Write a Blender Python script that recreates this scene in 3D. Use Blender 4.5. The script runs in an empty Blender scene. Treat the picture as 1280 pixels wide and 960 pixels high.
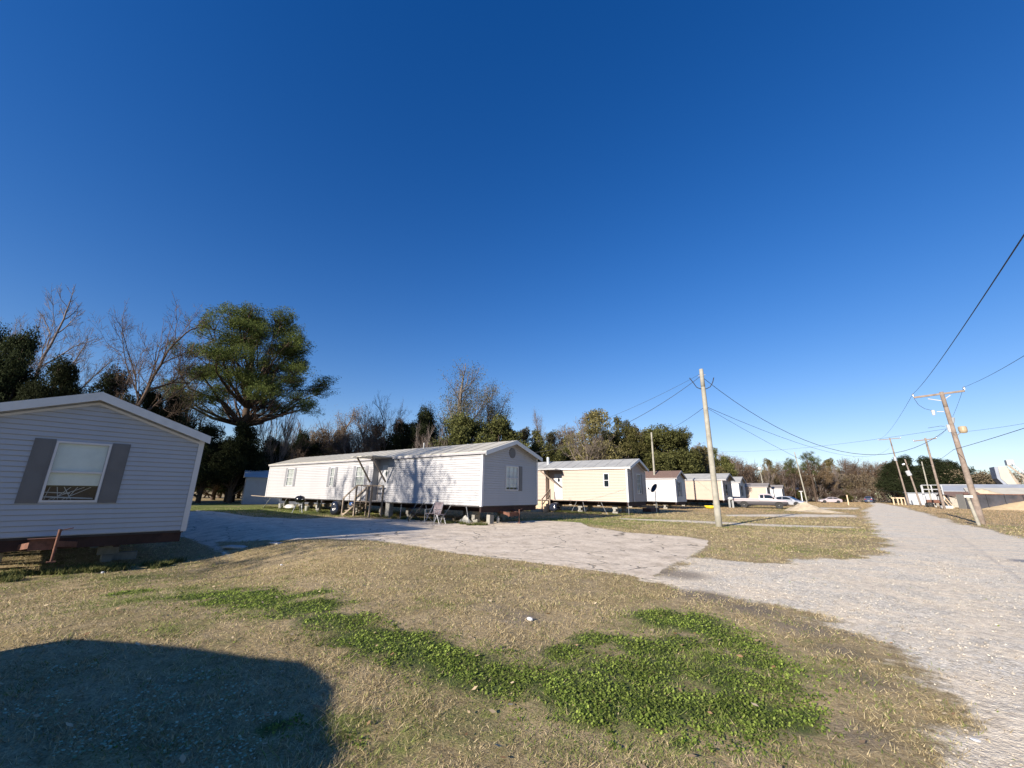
import bpy, math, random
import numpy as np
from mathutils import Matrix, Vector
random.seed(7)
SC = bpy.context.scene
COL = SC.collection
PI = math.pi

# ------------------------------------------------------------------ camera model
FPX, IW, IH = 500.0, 1280.0, 960.0
VX, VY = 668.0, -1372.0
CAMZ = 1.5
def nrm(v):
    v = np.array(v, float); return v/np.linalg.norm(v)
UPV = nrm([VX-640, 480-VY, -FPX])
def hl(x): return 480+(FPX*FPX+(x-640)*(VX-640))/(480-VY)
YV = nrm([1137-640, 480-hl(1137), -FPX]); YV = nrm(YV-UPV*YV.dot(UPV))
XV = np.cross(YV, UPV)
ROT = np.array([XV, YV, UPV])
CAM = np.array([0, 0, CAMZ])

def sstep(a, b, x):
    t = np.clip((np.asarray(x, float)-a)/(b-a), 0, 1); return t*t*(3-2*t)
def height(x, y):
    """terrain: flat lot with a low spot round the first home"""
    d = sstep(-5.5, -12.5, x)*(1-sstep(2.2, 5.5, y))
    return -0.42*d
def ray(px, py): return nrm(ROT@np.array([px-640, 480-py, -FPX]))
def G(px, py):
    """ground point seen by the photographer at a place in the photograph"""
    d = ray(px, py); z = 0.0
    for _ in range(12):
        p = CAM+d*((z-CAMZ)/d[2]); z = float(height(p[0], p[1]))
    return p
def AT(px, py, dist):
    """point at a horizontal distance along a line of sight"""
    d = ray(px, py); return CAM+d*(dist/math.hypot(d[0], d[1]))
def DEPTH(px, depth):
    """ground point at bearing px and a given depth"""
    d = ROT@np.array([px-640, 480-hl(px), -FPX]); d = d/FPX*depth
    return np.array([d[0], d[1], 0.0])
def ZAT(px, py, x, y):
    d = ray(px, py); return CAMZ+d[2]*math.hypot(x, y)/math.hypot(d[0], d[1])

# ------------------------------------------------------------------ value noise
def vnoise(x, y, seed=0):
    x = np.asarray(x, float); y = np.asarray(y, float)
    xi = np.floor(x).astype(np.int64); yi = np.floor(y).astype(np.int64)
    fx = x-xi; fy = y-yi; fx = fx*fx*(3-2*fx); fy = fy*fy*(3-2*fy)
    def h(a, b):
        n = (a*374761393+b*668265263+seed*1442695041) & 0x7fffffff
        n = ((n ^ (n >> 13))*1274126177) & 0x7fffffff
        return ((n ^ (n >> 16)) & 0xffff)/65535.0
    return (h(xi, yi)*(1-fx)+h(xi+1, yi)*fx)*(1-fy)+(h(xi, yi+1)*(1-fx)+h(xi+1, yi+1)*fx)*fy
def fbm(x, y, seed=0, oct=4):
    s = 0; a = 1; t = 0
    for i in range(oct):
        s = s+a*vnoise(x*2**i, y*2**i, seed+i*17); t += a; a *= .5
    return s/t

# ------------------------------------------------------------------ object helpers
def link(o, parent=None):
    COL.objects.link(o)
    if parent is not None: o.parent = parent
    return o
def tag(o, label=None, cat=None, group=None, kind=None):
    if label: o['label'] = label
    if cat: o['category'] = cat
    if group: o['group'] = group
    if kind: o['kind'] = kind
    return o
def empty(name, loc, rz=0, label=None, cat=None, group=None):
    o = bpy.data.objects.new(name, None); link(o)
    o.location = tuple(float(c) for c in loc); o.rotation_euler = (0, 0, rz)
    o.empty_display_size = .3
    return tag(o, label, cat, group)
def children(o): return [c for c in list(COL.objects) if c.parent == o]
def copy_tree(o, parent=None):
    c = o.copy(); COL.objects.link(c)
    if parent is not None: c.parent = parent
    for ch in children(o): copy_tree(ch, c)
    return c
def np_obj(name, V, F, mat, parent=None, smooth=False, cols=None):
    """mesh object from numpy arrays; F is (n,3) or (n,4)"""
    V = np.asarray(V, np.float32); F = np.asarray(F, np.int32)
    me = bpy.data.meshes.new(name); k = F.shape[1]
    me.vertices.add(len(V)); me.vertices.foreach_set('co', V.ravel())
    me.loops.add(F.size); me.loops.foreach_set('vertex_index', F.ravel())
    me.polygons.add(len(F))
    me.polygons.foreach_set('loop_start', np.arange(0, F.size, k, dtype=np.int32))
    me.polygons.foreach_set('loop_total', np.full(len(F), k, np.int32))
    if smooth: me.polygons.foreach_set('use_smooth', np.ones(len(F), bool))
    me.update(calc_edges=True)
    if cols is not None:
        a = me.attributes.new('tint', 'FLOAT_COLOR', 'POINT')
        c = np.ones((len(V), 4), np.float32); c[:, :3] = cols
        a.data.foreach_set('color', c.ravel())
    me.materials.append(mat)
    return link(bpy.data.objects.new(name, me), parent)

class MB:
    def __init__(s): s.v = []; s.f = []
    def add(s, pts, faces):
        b = len(s.v); s.v += [tuple(float(c) for c in p) for p in pts]
        s.f += [tuple(i+b for i in f) for f in faces]; return s
    def box(s, x0, x1, y0, y1, z0, z1):
        p = [(x, y, z) for z in (z0, z1) for y in (y0, y1) for x in (x0, x1)]
        return s.add(p, [(0, 2, 3, 1), (4, 5, 7, 6), (0, 1, 5, 4), (2, 6, 7, 3), (0, 4, 6, 2), (1, 3, 7, 5)])
    def bar(s, p0, p1, w, h, up=(0, 0, 1)):
        p0 = Vector(p0); p1 = Vector(p1); d = (p1-p0).normalized(); u = Vector(up)
        if abs(d.dot(u)) > .98: u = Vector((1, 0, 0))
        a = d.cross(u).normalized()*(w/2); b = a.cross(d).normalized()*(h/2)
        p = [q+i*a+j*b for q in (p0, p1) for j in (-1, 1) for i in (-1, 1)]
        return s.add(p, [(0, 2, 3, 1), (4, 5, 7, 6), (0, 1, 5, 4), (2, 6, 7, 3), (0, 4, 6, 2), (1, 3, 7, 5)])
    def cyl(s, p0, p1, r0, r1=None, n=10, caps=True):
        r1 = r0 if r1 is None else r1
        p0 = Vector(p0); p1 = Vector(p1); d = (p1-p0).normalized()
        u = Vector((0, 0, 1)) if abs(d.z) < .95 else Vector((1, 0, 0))
        a = d.cross(u).normalized(); b = d.cross(a)
        pts = []
        for q, r in ((p0, r0), (p1, r1)):
            for k in range(n):
                t = 2*PI*k/n; pts.append(q+a*(r*math.cos(t))+b*(r*math.sin(t)))
        fs = [(k, k+n, (k+1) % n+n, (k+1) % n) for k in range(n)]
        if caps: fs += [tuple(range(n)), tuple(range(2*n-1, n-1, -1))]
        return s.add(pts, fs)
    def path(s, pts, r, n=5):
        for a, b in zip(pts[:-1], pts[1:]): s.cyl(a, b, r, r, n, False)
        return s
    def lathe(s, prof, c=(0, 0, 0), n=20, ax='z'):
        pts = []
        for r, h in prof:
            for k in range(n):
                t = 2*PI*k/n; q = (r*math.cos(t), r*math.sin(t), h)
                if ax == 'x': q = (q[2], q[0], q[1])
                if ax == 'y': q = (q[0], q[2], q[1])
                pts.append((q[0]+c[0], q[1]+c[1], q[2]+c[2]))
        m = len(prof)
        fs = [(j*n+k, j*n+(k+1) % n, (j+1)*n+(k+1) % n, (j+1)*n+k) for j in range(m-1) for k in range(n)]
        if prof[0][0] > 1e-4: fs.append(tuple(range(n-1, -1, -1)))
        if prof[-1][0] > 1e-4: fs.append(tuple(range((m-1)*n, m*n)))
        return s.add(pts, fs)
    def ell(s, c, rx, ry, rz, n=12, m=8):
        pts = []
        for j in range(m+1):
            t = PI*j/m
            for k in range(n):
                u = 2*PI*k/n
                pts.append((c[0]+rx*math.sin(t)*math.cos(u), c[1]+ry*math.sin(t)*math.sin(u), c[2]+rz*math.cos(t)))
        return s.add(pts, [(j*n+k, (j+1)*n+k, (j+1)*n+(k+1) % n, j*n+(k+1) % n) for j in range(m) for k in range(n)])
    def prism(s, poly, axis, a0, a1):
        """extrude a 2-D outline along x or y"""
        n = len(poly); pts = []
        for a in (a0, a1):
            for p in poly: pts.append((a, p[0], p[1]) if axis == 'x' else (p[0], a, p[1]) if axis == 'y' else (p[0], p[1], a))
        fs = [(k, (k+1) % n, (k+1) % n+n, k+n) for k in range(n)]+[tuple(range(n-1, -1, -1)), tuple(range(n, 2*n))]
        return s.add(pts, fs)
    def build(s, name, mat, parent=None, smooth=False, bevel=0, weld=False):
        me = bpy.data.meshes.new(name); me.from_pydata(s.v, [], s.f); me.materials.append(mat)
        import bmesh
        bm = bmesh.new(); bm.from_mesh(me)
        if weld: bmesh.ops.remove_doubles(bm, verts=bm.verts, dist=1e-4)
        bmesh.ops.recalc_face_normals(bm, faces=bm.faces); bm.to_mesh(me); bm.free()
        if smooth:
            for p in me.polygons: p.use_smooth = True
        o = link(bpy.data.objects.new(name, me), parent)
        if bevel:
            m = o.modifiers.new('b', 'BEVEL'); m.width = bevel; m.segments = 2; m.limit_method = 'ANGLE'
        return o

# ------------------------------------------------------------------ materials
def newmat(name):
    m = bpy.data.materials.new(name); m.use_nodes = True
    nt = m.node_tree; nt.nodes.clear()
    out = nt.nodes.new('ShaderNodeOutputMaterial')
    return m, nt, out
class NT:
    """small wrapper for wiring nodes"""
    def __init__(s, nt): s.nt = nt
    def n(s, t, **k):
        o = s.nt.nodes.new('ShaderNode'+t)
        for a, b in k.items():
            if a in o.inputs.keys(): s.set(o, a, b)
            else: setattr(o, a, b)
        return o
    def set(s, o, a, b):
        if isinstance(b, bpy.types.NodeSocket): s.nt.links.new(b, o.inputs[a])
        else: o.inputs[a].default_value = b
    def l(s, a, b): s.nt.links.new(a, b)
    def noise(s, vec, scale, detail=4, rough=.6, dist=0):
        o = s.n('TexNoise'); s.set(o, 'Scale', scale); s.set(o, 'Detail', detail); s.set(o, 'Roughness', rough); s.set(o, 'Distortion', dist)
        if vec is not None: s.l(vec, o.inputs['Vector'])
        return o.outputs['Fac']
    def ramp(s, fac, stops):
        o = s.n('ValToRGB'); e = o.color_ramp.elements
        while len(e) < len(stops): e.new(.5)
        for i, (p, c) in enumerate(stops):
            e[i].position = p; e[i].color = (*c, 1) if len(c) == 3 else c
        s.l(fac, o.inputs['Fac']); return o.outputs['Color']
    def mix(s, f, a, b, mode='MIX'):
        o = s.n('Mix'); o.data_type = 'RGBA'; o.blend_type = mode
        for sock, v in ((o.inputs[0], f), (o.inputs[6], a), (o.inputs[7], b)):
            if isinstance(v, bpy.types.NodeSocket): s.l(v, sock)
            elif isinstance(v, (tuple, list)): sock.default_value = (*v, 1) if len(v) == 3 else v
            else: sock.default_value = v
        return o.outputs[2]
    def math(s, op, a, b=0, c=0, clamp=False):
        o = s.n('Math'); o.operation = op; o.use_clamp = clamp
        for i, v in enumerate((a, b, c)):
            if isinstance(v, bpy.types.NodeSocket): s.l(v, o.inputs[i])
            else: o.inputs[i].default_value = v
        return o.outputs[0]
    def mrange(s, v, a, b, c=0., d=1., smooth=True):
        o = s.n('MapRange'); o.interpolation_type = 'SMOOTHSTEP' if smooth else 'LINEAR'
        s.l(v, o.inputs[0])
        for i, q in enumerate((a, b, c, d)): o.inputs[i+1].default_value = q
        return o.outputs[0]
    def bump(s, h, strength, dist=.01, prev=None):
        o = s.n('Bump'); s.set(o, 'Strength', strength); s.set(o, 'Distance', dist); s.l(h, o.inputs['Height'])
        if prev is not None: s.l(prev, o.inputs['Normal'])
        return o.outputs['Normal']
def pbr(name, col, rough=.6, metal=0, var=.12, scale=3., spec=.4, dirt=None, bump=0, bscale=60, coat=0, streak=False):
    """painted / weathered surface: base colour with uneven wear"""
    m, nt, out = newmat(name); N = NT(nt)
    tc = N.n('TexCoord').outputs['Object']
    vec = tc
    if streak:
        mp = N.n('Mapping'); mp.inputs['Scale'].default_value = (1, 1, .15); N.l(tc, mp.inputs['Vector']); vec = mp.outputs[0]
    n1 = N.noise(vec, scale, 6, .65)
    dark = tuple(c*(1-var*2) for c in col); lite = tuple(min(1, c*(1+var)) for c in col)
    c = N.ramp(n1, [(.3, dark), (.55, col), (.75, lite)])
    if dirt:
        n2 = N.noise(vec, scale*.6, 8, .75); f = N.mrange(n2, .52, .72)
        c = N.mix(N.math('MULTIPLY', f, dirt[1]), c, dirt[0])
    b = N.n('BsdfPrincipled'); N.l(c, b.inputs['Base Color'])
    b.inputs['Roughness'].default_value = rough; b.inputs['Metallic'].default_value = metal
    b.inputs['Specular IOR Level'].default_value = spec
    if coat: b.inputs['Coat Weight'].default_value = coat; b.inputs['Coat Roughness'].default_value = .05
    if bump:
        N.l(N.bump(N.noise(tc, bscale, 4, .6), bump, .01), b.inputs['Normal'])
    N.l(b.outputs[0], out.inputs[0]); return m
M = {}
M['white_siding'] = pbr('white_siding', (.385, .38, .385), .45, var=.03, scale=.8, dirt=((.45, .42, .38), .22), streak=True)
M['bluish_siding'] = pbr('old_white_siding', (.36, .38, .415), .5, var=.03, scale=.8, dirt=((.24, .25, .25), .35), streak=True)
M['tan_siding'] = pbr('tan_siding', (.39, .31, .255), .5, var=.03, scale=.8, dirt=((.5, .42, .33), .2), streak=True)
M['beige_siding'] = pbr('beige_siding', (.36, .27, .205), .5, var=.04, scale=.8, dirt=((.45, .38, .3), .2), streak=True)
M['white_trim'] = pbr('white_trim', (.52, .52, .53), .4, var=.03, dirt=((.5, .48, .44), .2))
M['grey_trim'] = pbr('grey_trim', (.3, .29, .3), .5, var=.08)
M['fascia'] = pbr('pale_fascia', (.55, .57, .58), .5, var=.05, dirt=((.4, .4, .38), .3))
M['roof_light'] = pbr('offwhite_metal_roof', (.44, .415, .35), .5, var=.06, scale=.7, dirt=((.42, .38, .30), .45))
M['roof_brown'] = pbr('brown_shingle_roof', (.16, .105, .085), .85, var=.2, scale=8, bump=.5)
M['roof_grey'] = pbr('weathered_grey_roof', (.34, .34, .325), .6, var=.1, scale=1.2, dirt=((.3, .27, .24), .4))
M['roof_darkgrey'] = pbr('dark_grey_roof', (.22, .2, .19), .8, var=.12, scale=2)
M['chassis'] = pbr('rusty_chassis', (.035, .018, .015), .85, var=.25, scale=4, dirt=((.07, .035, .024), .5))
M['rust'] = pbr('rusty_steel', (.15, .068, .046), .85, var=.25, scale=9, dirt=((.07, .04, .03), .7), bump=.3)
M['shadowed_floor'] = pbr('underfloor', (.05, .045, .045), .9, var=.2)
M['block'] = pbr('concrete_block', (.28, .27, .245), .9, var=.12, scale=9, bump=.5, dirt=((.2, .18, .15), .5))
M['shutter'] = pbr('grey_shutter', (.12, .12, .125), .5, var=.06)
M['shutter_light'] = pbr('faded_grey_shutter', (.20, .20, .215), .5, var=.08)
M['blind'] = pbr('window_blind', (.72, .73, .72), .6, var=.05)
M['curtain'] = pbr('curtain', (.50, .48, .43), .8, var=.08)
M['painted_room_dark'] = pbr('painted_room_dark', (.018, .015, .016), .9)  # near-black colour stands in for the shade inside the rooms
M['wood'] = pbr('weathered_wood', (.26, .21, .16), .85, var=.18, scale=6, bump=.3)
M['wood_light'] = pbr('new_lumber', (.52, .40, .27), .8, var=.12, scale=6)
M['pole_pale'] = pbr('pale_pole_wood', (.29, .275, .23), .85, var=.15, scale=3, bump=.4, bscale=25, dirt=((.22, .2, .15), .5))
M['pole_dark'] = pbr('grey_brown_pole_wood', (.22, .175, .145), .9, var=.2, scale=3, bump=.4, bscale=25, dirt=((.3, .27, .23), .5))
M['steel'] = pbr('galvanised_steel', (.5, .52, .54), .4, metal=.7, var=.1)
M['grey_metal'] = pbr('grey_painted_metal', (.4, .41, .42), .5, var=.1)
M['black_metal'] = pbr('black_enamel', (.012, .012, .014), .25, var=.1, spec=.6)
M['black_rubber'] = pbr('black_rubber', (.02, .02, .02), .8, var=.1)
M['wire'] = pbr('black_cable', (.02, .022, .028), .7)
M['chrome'] = pbr('bright_wheel_metal', (.6, .6, .62), .25, metal=.8, var=.05)
M['paint_white'] = pbr('white_car_paint', (.38, .33, .345), .35, var=.02, coat=.3, scale=1.)
M['paint_grey'] = pbr('dark_grey_car_paint', (.035, .032, .038), .55, var=.05, coat=.05)
M['paint_silver'] = pbr('silver_car_paint', (.45, .47, .52), .3, metal=.4, var=.03, coat=.5)
M['paint_navy'] = pbr('dark_blue_car_paint', (.035, .05, .1), .3, var=.05, coat=.5)
M['paint_black'] = pbr('black_car_paint', (.02, .02, .022), .3, var=.05, coat=.5)
M['red_lens'] = pbr('red_lens', (.35, .01, .01), .2)
M['lens'] = pbr('clear_lens', (.6, .6, .6), .15)
M['fabric_black'] = pbr('black_chair_fabric', (.03, .028, .033), .9)
M['fabric_taupe'] = pbr('taupe_chair_mesh', (.21, .17, .18), .85)
M['bag'] = pbr('black_plastic_bag', (.02, .025, .04), .18, var=.2, spec=.7, bump=.6, bscale=14)
M['blue_bag'] = pbr('blue_plastic_bag', (.03, .08, .22), .25, var=.2, spec=.6)
M['yellow'] = pbr('yellow_plastic', (.75, .55, .03), .4)
M['white_plastic'] = pbr('white_plastic', (.50, .49, .46), .4)
M['sand'] = pbr('sand', (.46, .35, .215), .95, var=.12, scale=1.2, bump=.5, bscale=8)
M['pale_sand'] = pbr('pale_fill', (.43, .36, .26), .95, var=.14, scale=2.5, bump=.8, bscale=10)
M['metal_sheet'] = pbr('corrugated_sheet', (.33, .35, .38), .5, metal=.1, var=.08, scale=.6, dirt=((.3, .22, .16), .3))
M['dark_wall'] = pbr('dark_steel_wall', (.045, .045, .055), .8, var=.35, scale=.5, dirt=((.13, .08, .06), .6))
M['hopper'] = pbr('cream_hopper_paint', (.36, .345, .29), .6, var=.08, scale=.4, dirt=((.4, .33, .25), .4))
M['hopper_grey'] = pbr('grey_hopper_paint', (.22, .24, .29), .6, var=.1, scale=.4)
M['conveyor'] = pbr('dusty_conveyor_steel', (.3, .25, .2), .8, var=.2, scale=1)
M['lamp_cream'] = pbr('cream_lamp_housing', (.33, .26, .17), .5)
M['slab'] = pbr('broken_slab', (.47, .46, .43), .9, var=.12, scale=4, bump=.5)
M['stone'] = pbr('pale_stone', (.36, .32, .27), .9, var=.2, scale=5)

def glass(name, tint=(.03, .045, .06), see=.55):
    m, nt, out = newmat(name); N = NT(nt)
    g = N.n('BsdfGlossy'); g.inputs['Roughness'].default_value = .03; g.inputs['Color'].default_value = (.9, .95, 1, 1)
    t = N.n('BsdfTransparent'); t.inputs['Color'].default_value = (.85, .9, .92, 1)
    d = N.n('BsdfDiffuse'); d.inputs['Color'].default_value = (*tint, 1)
    m1 = N.n('MixShader'); m1.inputs[0].default_value = see; N.l(d.outputs[0], m1.inputs[1]); N.l(t.outputs[0], m1.inputs[2])
    lw = N.n('LayerWeight'); lw.inputs[0].default_value = .5; fc = N.math('ADD', .05, N.math('MULTIPLY', N.math('POWER', lw.outputs['Facing'], 4.0), .6))
    m2 = N.n('MixShader'); N.l(fc, m2.inputs[0]); N.l(m1.outputs[0], m2.inputs[1]); N.l(g.outputs[0], m2.inputs[2])
    N.l(m2.outputs[0], out.inputs[0]); return m
M['glass'] = glass('window_glass', see=.93)
M['dark_glass'] = glass('dark_glass', (.01, .015, .02), .1)

def bark_mat(name, a, b):
    m, nt, out = newmat(name); N = NT(nt)
    tc = N.n('TexCoord').outputs['Object']
    mp = N.n('Mapping'); mp.inputs['Scale'].default_value = (1, 1, .3); N.l(tc, mp.inputs['Vector'])
    n = N.noise(mp.outputs[0], 14, 6, .7)
    c = N.ramp(n, [(.3, a), (.7, b)])
    s = N.n('BsdfPrincipled'); N.l(c, s.inputs['Base Color']); s.inputs['Roughness'].default_value = .95
    s.inputs['Specular IOR Level'].default_value = .1
    N.l(N.bump(n, .7, .03), s.inputs['Normal']); N.l(s.outputs[0], out.inputs[0]); return m
M['bark'] = bark_mat('brown_bark', (.05, .035, .026), (.15, .11, .085))
M['bark_grey'] = bark_mat('grey_bark', (.10, .08, .07), (.26, .215, .19))
M['bark_pine'] = bark_mat('pine_bark', (.035, .024, .018), (.11, .08, .062))

def leaf_mat(name, trans=.35, rough=.6):
    """leaf colour comes from the per-leaf tint, light passes partly through"""
    m, nt, out = newmat(name); N = NT(nt)
    at = N.n('Attribute'); at.attribute_name = 'tint'
    oi = N.n('ObjectInfo')
    hs = N.n('HueSaturation'); N.l(at.outputs['Color'], hs.inputs['Color'])
    N.l(N.mrange(oi.outputs['Random'], 0, 1, .75, 1.25, False), hs.inputs['Value'])
    N.l(N.mrange(oi.outputs['Random'], 0, 1, .488, .512, False), hs.inputs['Hue'])
    d = N.n('BsdfPrincipled'); N.l(hs.outputs[0], d.inputs['Base Color']); d.inputs['Roughness'].default_value = rough
    d.inputs['Specular IOR Level'].default_value = .06
    t = N.n('BsdfTranslucent'); N.l(hs.outputs[0], t.inputs['Color'])
    mx = N.n('MixShader'); mx.inputs[0].default_value = trans
    N.l(d.outputs[0], mx.inputs[1]); N.l(t.outputs[0], mx.inputs[2]); N.l(mx.outputs[0], out.inputs[0]); return m
M['leaf'] = leaf_mat('leaves', .3, .85)
M['blade'] = leaf_mat('grass_blades', .3, .7)

def ground_mat():
    m, nt, out = newmat('lot_ground'); N = NT(nt)
    geo = N.n('NewGeometry').outputs['Position']
    def A(nm):
        a = N.n('Attribute'); a.attribute_name = nm; return a.outputs['Fac']
    nL = N.noise(geo, .35, 5, .6); nM = N.noise(geo, 1.7, 6, .65); nS = N.noise(geo, 9, 6, .7); nT = N.noise(geo, 60, 5, .75)
    nX = N.noise(geo, 220, 3, .7)
    # dormant turf
    c1 = N.ramp(nT, [(.28, (.16, .115, .06)), (.5, (.38, .29, .165)), (.72, (.58, .47, .285))])
    c2 = N.ramp(nT, [(.28, (.13, .095, .045)), (.5, (.31, .235, .12)), (.72, (.50, .40, .22))])
    turf = N.mix(N.mrange(N.math('ADD', N.math('MULTIPLY', nM, .5), N.math('MULTIPLY', nL, .5)), .44, .56), c1, c2)
    cg = N.ramp(nT, [(.28, (.05, .07, .015)), (.5, (.14, .17, .042)), (.72, (.29, .30, .10))])
    gm = N.math('ADD', A('green'), N.math('MULTIPLY', N.math('SUBTRACT', nS, .5), 1.1))
    gm = N.math('ADD', gm, N.math('MULTIPLY', N.math('SUBTRACT', nM, .5), 1.3))
    gm = N.math('ADD', gm, N.math('MULTIPLY', N.math('SUBTRACT', nL, .5), 1.5))
    turf = N.mix(N.mrange(gm, .3, .95), turf, cg)
    soil = N.ramp(nT, [(.3, (.10, .08, .06)), (.7, (.26, .22, .17))])
    turf = N.mix(N.math('MULTIPLY', N.mrange(nS, .58, .75), .5), turf, soil)
    cl = N.ramp(nT, [(.3, (.016, .035, .008)), (.7, (.06, .12, .02))])
    cm = N.math('ADD', A('clover'), N.math('MULTIPLY', N.math('SUBTRACT', nS, .5), .5))
    turf = N.mix(N.math('MULTIPLY', N.mrange(cm, .38, .95), .85), turf, cl)
    # crushed stone
    vo = N.n('TexVoronoi'); vo.inputs['Scale'].default_value = 42; N.l(geo, vo.inputs['Vector'])
    vs = N.n('SeparateColor'); N.l(vo.outputs['Color'], vs.inputs[0])
    gs = N.ramp(vs.outputs[0], [(.0, (.42, .37, .295)), (.5, (.68, .61, .50)), (.9, (.86, .79, .67))])
    dust = N.ramp(nS, [(.36, (.60, .505, .385)), (.64, (.80, .70, .55))])
    gf = N.math('ADD', N.math('MULTIPLY', nM, .6), N.math('MULTIPLY', nL, .6))
    grav = N.mix(N.mrange(gf, .52, .66), gs, dust)
    grav = N.mix(N.math('MULTIPLY', N.mrange(nX, .5, .75), .4), grav, (.16, .145, .125))
    grav = N.mix(1.0, grav, N.ramp(N.math('ADD', N.math('MULTIPLY', nM, .5), N.math('MULTIPLY', nS, .5)), [(.38, (.78, .78, .79)), (.5, (1.0, 1.0, .99)), (.6, (1.12, 1.11, 1.09))]), 'MULTIPLY')
    # old concrete
    cn = N.math('ADD', N.math('MULTIPLY', nM, .55), N.math('MULTIPLY', nS, .45))
    conc = N.ramp(cn, [(.36, (.42, .345, .25)), (.5, (.66, .555, .43)), (.62, (.80, .69, .54))])
    conc = N.mix(N.math('MULTIPLY', N.mrange(nT, .55, .8), .35), conc, (.2, .18, .16))
    nd = N.n('TexNoise'); nd.inputs['Scale'].default_value = 1.3; nd.inputs['Detail'].default_value = 5; N.l(geo, nd.inputs['Vector'])
    vm = N.n('VectorMath'); vm.operation = 'MULTIPLY_ADD'; N.l(nd.outputs['Color'], vm.inputs[0]); vm.inputs[1].default_value = (1.3, 1.3, 0); N.l(geo, vm.inputs[2])
    cr = N.n('TexVoronoi'); cr.feature = 'DISTANCE_TO_EDGE'; cr.inputs['Scale'].default_value = .42; N.l(vm.outputs[0], cr.inputs['Vector'])
    crack = N.math('MULTIPLY', N.mrange(cr.outputs['Distance'], .002, .013, 1, 0), N.mrange(nM, .40, .52))
    crack = N.math('MAXIMUM', crack, N.math('MULTIPLY', N.mrange(nS, .60, .70), N.mrange(cr.outputs['Distance'], .01, .07, .7, 0)))
    conc = N.mix(N.math('MULTIPLY', crack, .85), conc, (.09, .08, .06))
    base = turf
    turf = N.mix(1.0, turf, N.ramp(nS, [(.32, (.62, .62, .62)), (.5, (.95, .95, .95)), (.66, (1.2, 1.18, 1.12))]), 'MULTIPLY')
    base = turf
    gmask = N.math('ADD', A('gravel'), N.math('MULTIPLY', N.math('SUBTRACT', nS, .5), .55))
    gmask = N.math('ADD', gmask, N.math('MULTIPLY', N.math('SUBTRACT', nT, .5), .25))
    gmr = N.mrange(gmask, .36, .62)
    base = N.mix(gmr, base, grav)
    dm = N.math('ADD', A('dirt'), N.math('MULTIPLY', N.math('SUBTRACT', nS, .5), .7))
    dirt = N.ramp(nT, [(.3, (.12, .095, .075)), (.7, (.27, .225, .175))])
    base = N.mix(N.math('MULTIPLY', N.mrange(dm, .35, .8), .8), base, dirt)
    cmask = N.mrange(N.math('ADD', A('conc'), N.math('MULTIPLY', N.math('SUBTRACT', nS, .5), .22)), .46, .54)
    base = N.mix(cmask, base, conc)
    b = N.n('BsdfPrincipled'); N.l(base, b.inputs['Base Color']); b.inputs['Roughness'].default_value = .95
    b.inputs['Specular IOR Level'].default_value = .15
    hg = N.math('SUBTRACT', 1, N.math('MULTIPLY', vo.outputs['Distance'], .8))
    hh = N.math('ADD', N.math('MULTIPLY', hg, N.math('MULTIPLY', gmr, N.math('SUBTRACT', 1, cmask))), N.math('MULTIPLY', N.math('MULTIPLY', nT, N.math('SUBTRACT', 1, N.math('MULTIPLY', cmask, .75))), .8))
    hh = N.math('SUBTRACT', hh, N.math('MULTIPLY', N.math('MULTIPLY', crack, cmask), 1.5))
    N.l(N.bump(hh, .75, .012, N.bump(nS, .5, .05)), b.inputs['Normal'])
    N.l(b.outputs[0], out.inputs[0]); return m
M['ground'] = ground_mat()
# ------------------------------------------------------------------ ground, road, drive
def poly_sd(pts, X, Y):
    """signed distance to a closed polygon, positive inside"""
    P = np.array(pts, float)[:, :2]; n = len(P)
    D = np.full(X.shape, 1e9); ins = np.zeros(X.shape, bool)
    for i in range(n):
        a = P[i]; b = P[(i+1) % n]; e = b-a
        wx = X-a[0]; wy = Y-a[1]
        t = np.clip((wx*e[0]+wy*e[1])/max(e.dot(e), 1e-9), 0, 1)
        D = np.minimum(D, np.hypot(wx-t*e[0], wy-t*e[1]))
        c = ((a[1] <= Y) & (b[1] > Y)) | ((b[1] <= Y) & (a[1] > Y))
        xx = a[0]+(Y-a[1])/(e[1] if abs(e[1]) > 1e-9 else 1e-9)*e[0]
        ins ^= c & (X < xx)
    return np.where(ins, D, -D)
def g2(*pp): return [tuple(G(*p)[:2]) for p in pp]
ROAD = [(-.1, -40)]+[(.35, -4), (.45, 1.5)]+g2((1180, 960), (1150, 900), (1122, 848), (1094, 812), (1050, 784), (985, 762), (898, 744), (815, 724), (852, 702), (882, 690), (912, 699), (980, 702), (1055, 699), (1100, 692), (1113, 682), (1101, 668), (1086, 656), (1083, 645), (1079, 638)) \
    + [(-5.2, 100), (-9.5, 165), (-7, 166), (-2.5, 112)]+g2((1124, 633.5), (1155, 641), (1203, 656), (1278, 672)) + [(4.1, 20), (5, 0), (5, -40)]
DRIVE = g2((812, 724), (729, 712), (690, 706), (614, 697.5), (557, 690), (512, 682), (467, 676), (445, 675), (400, 673), (370, 675), (300, 677.5), (269, 678)) \
    + [(-13.6, 3.2), (-23, 3.1), (-32, 3.6), (-34, 6)]+g2((242, 638), (276, 640), (314, 646), (370, 649), (430, 647)) + [(-16, 13.6), (-15.2, 17.5)]+g2((680, 651), (721, 653), (736, 659), (792, 667), (860, 672), (882, 676), (880, 684), (868, 694), (852, 701))
STRIP1 = g2((905, 643.2), (1000, 642.6), (1070, 643.5), (1075, 646.8), (1000, 646.5), (905, 645.6))
STRIP2 = g2((770, 647.2), (860, 650.2), (960, 655), (1075, 658.5), (1078, 661), (960, 658.5), (860, 653.2), (770, 649))
STRIP3 = g2((1000, 634.3), (1075, 634.8), (1078, 637), (1000, 636.6))
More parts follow.
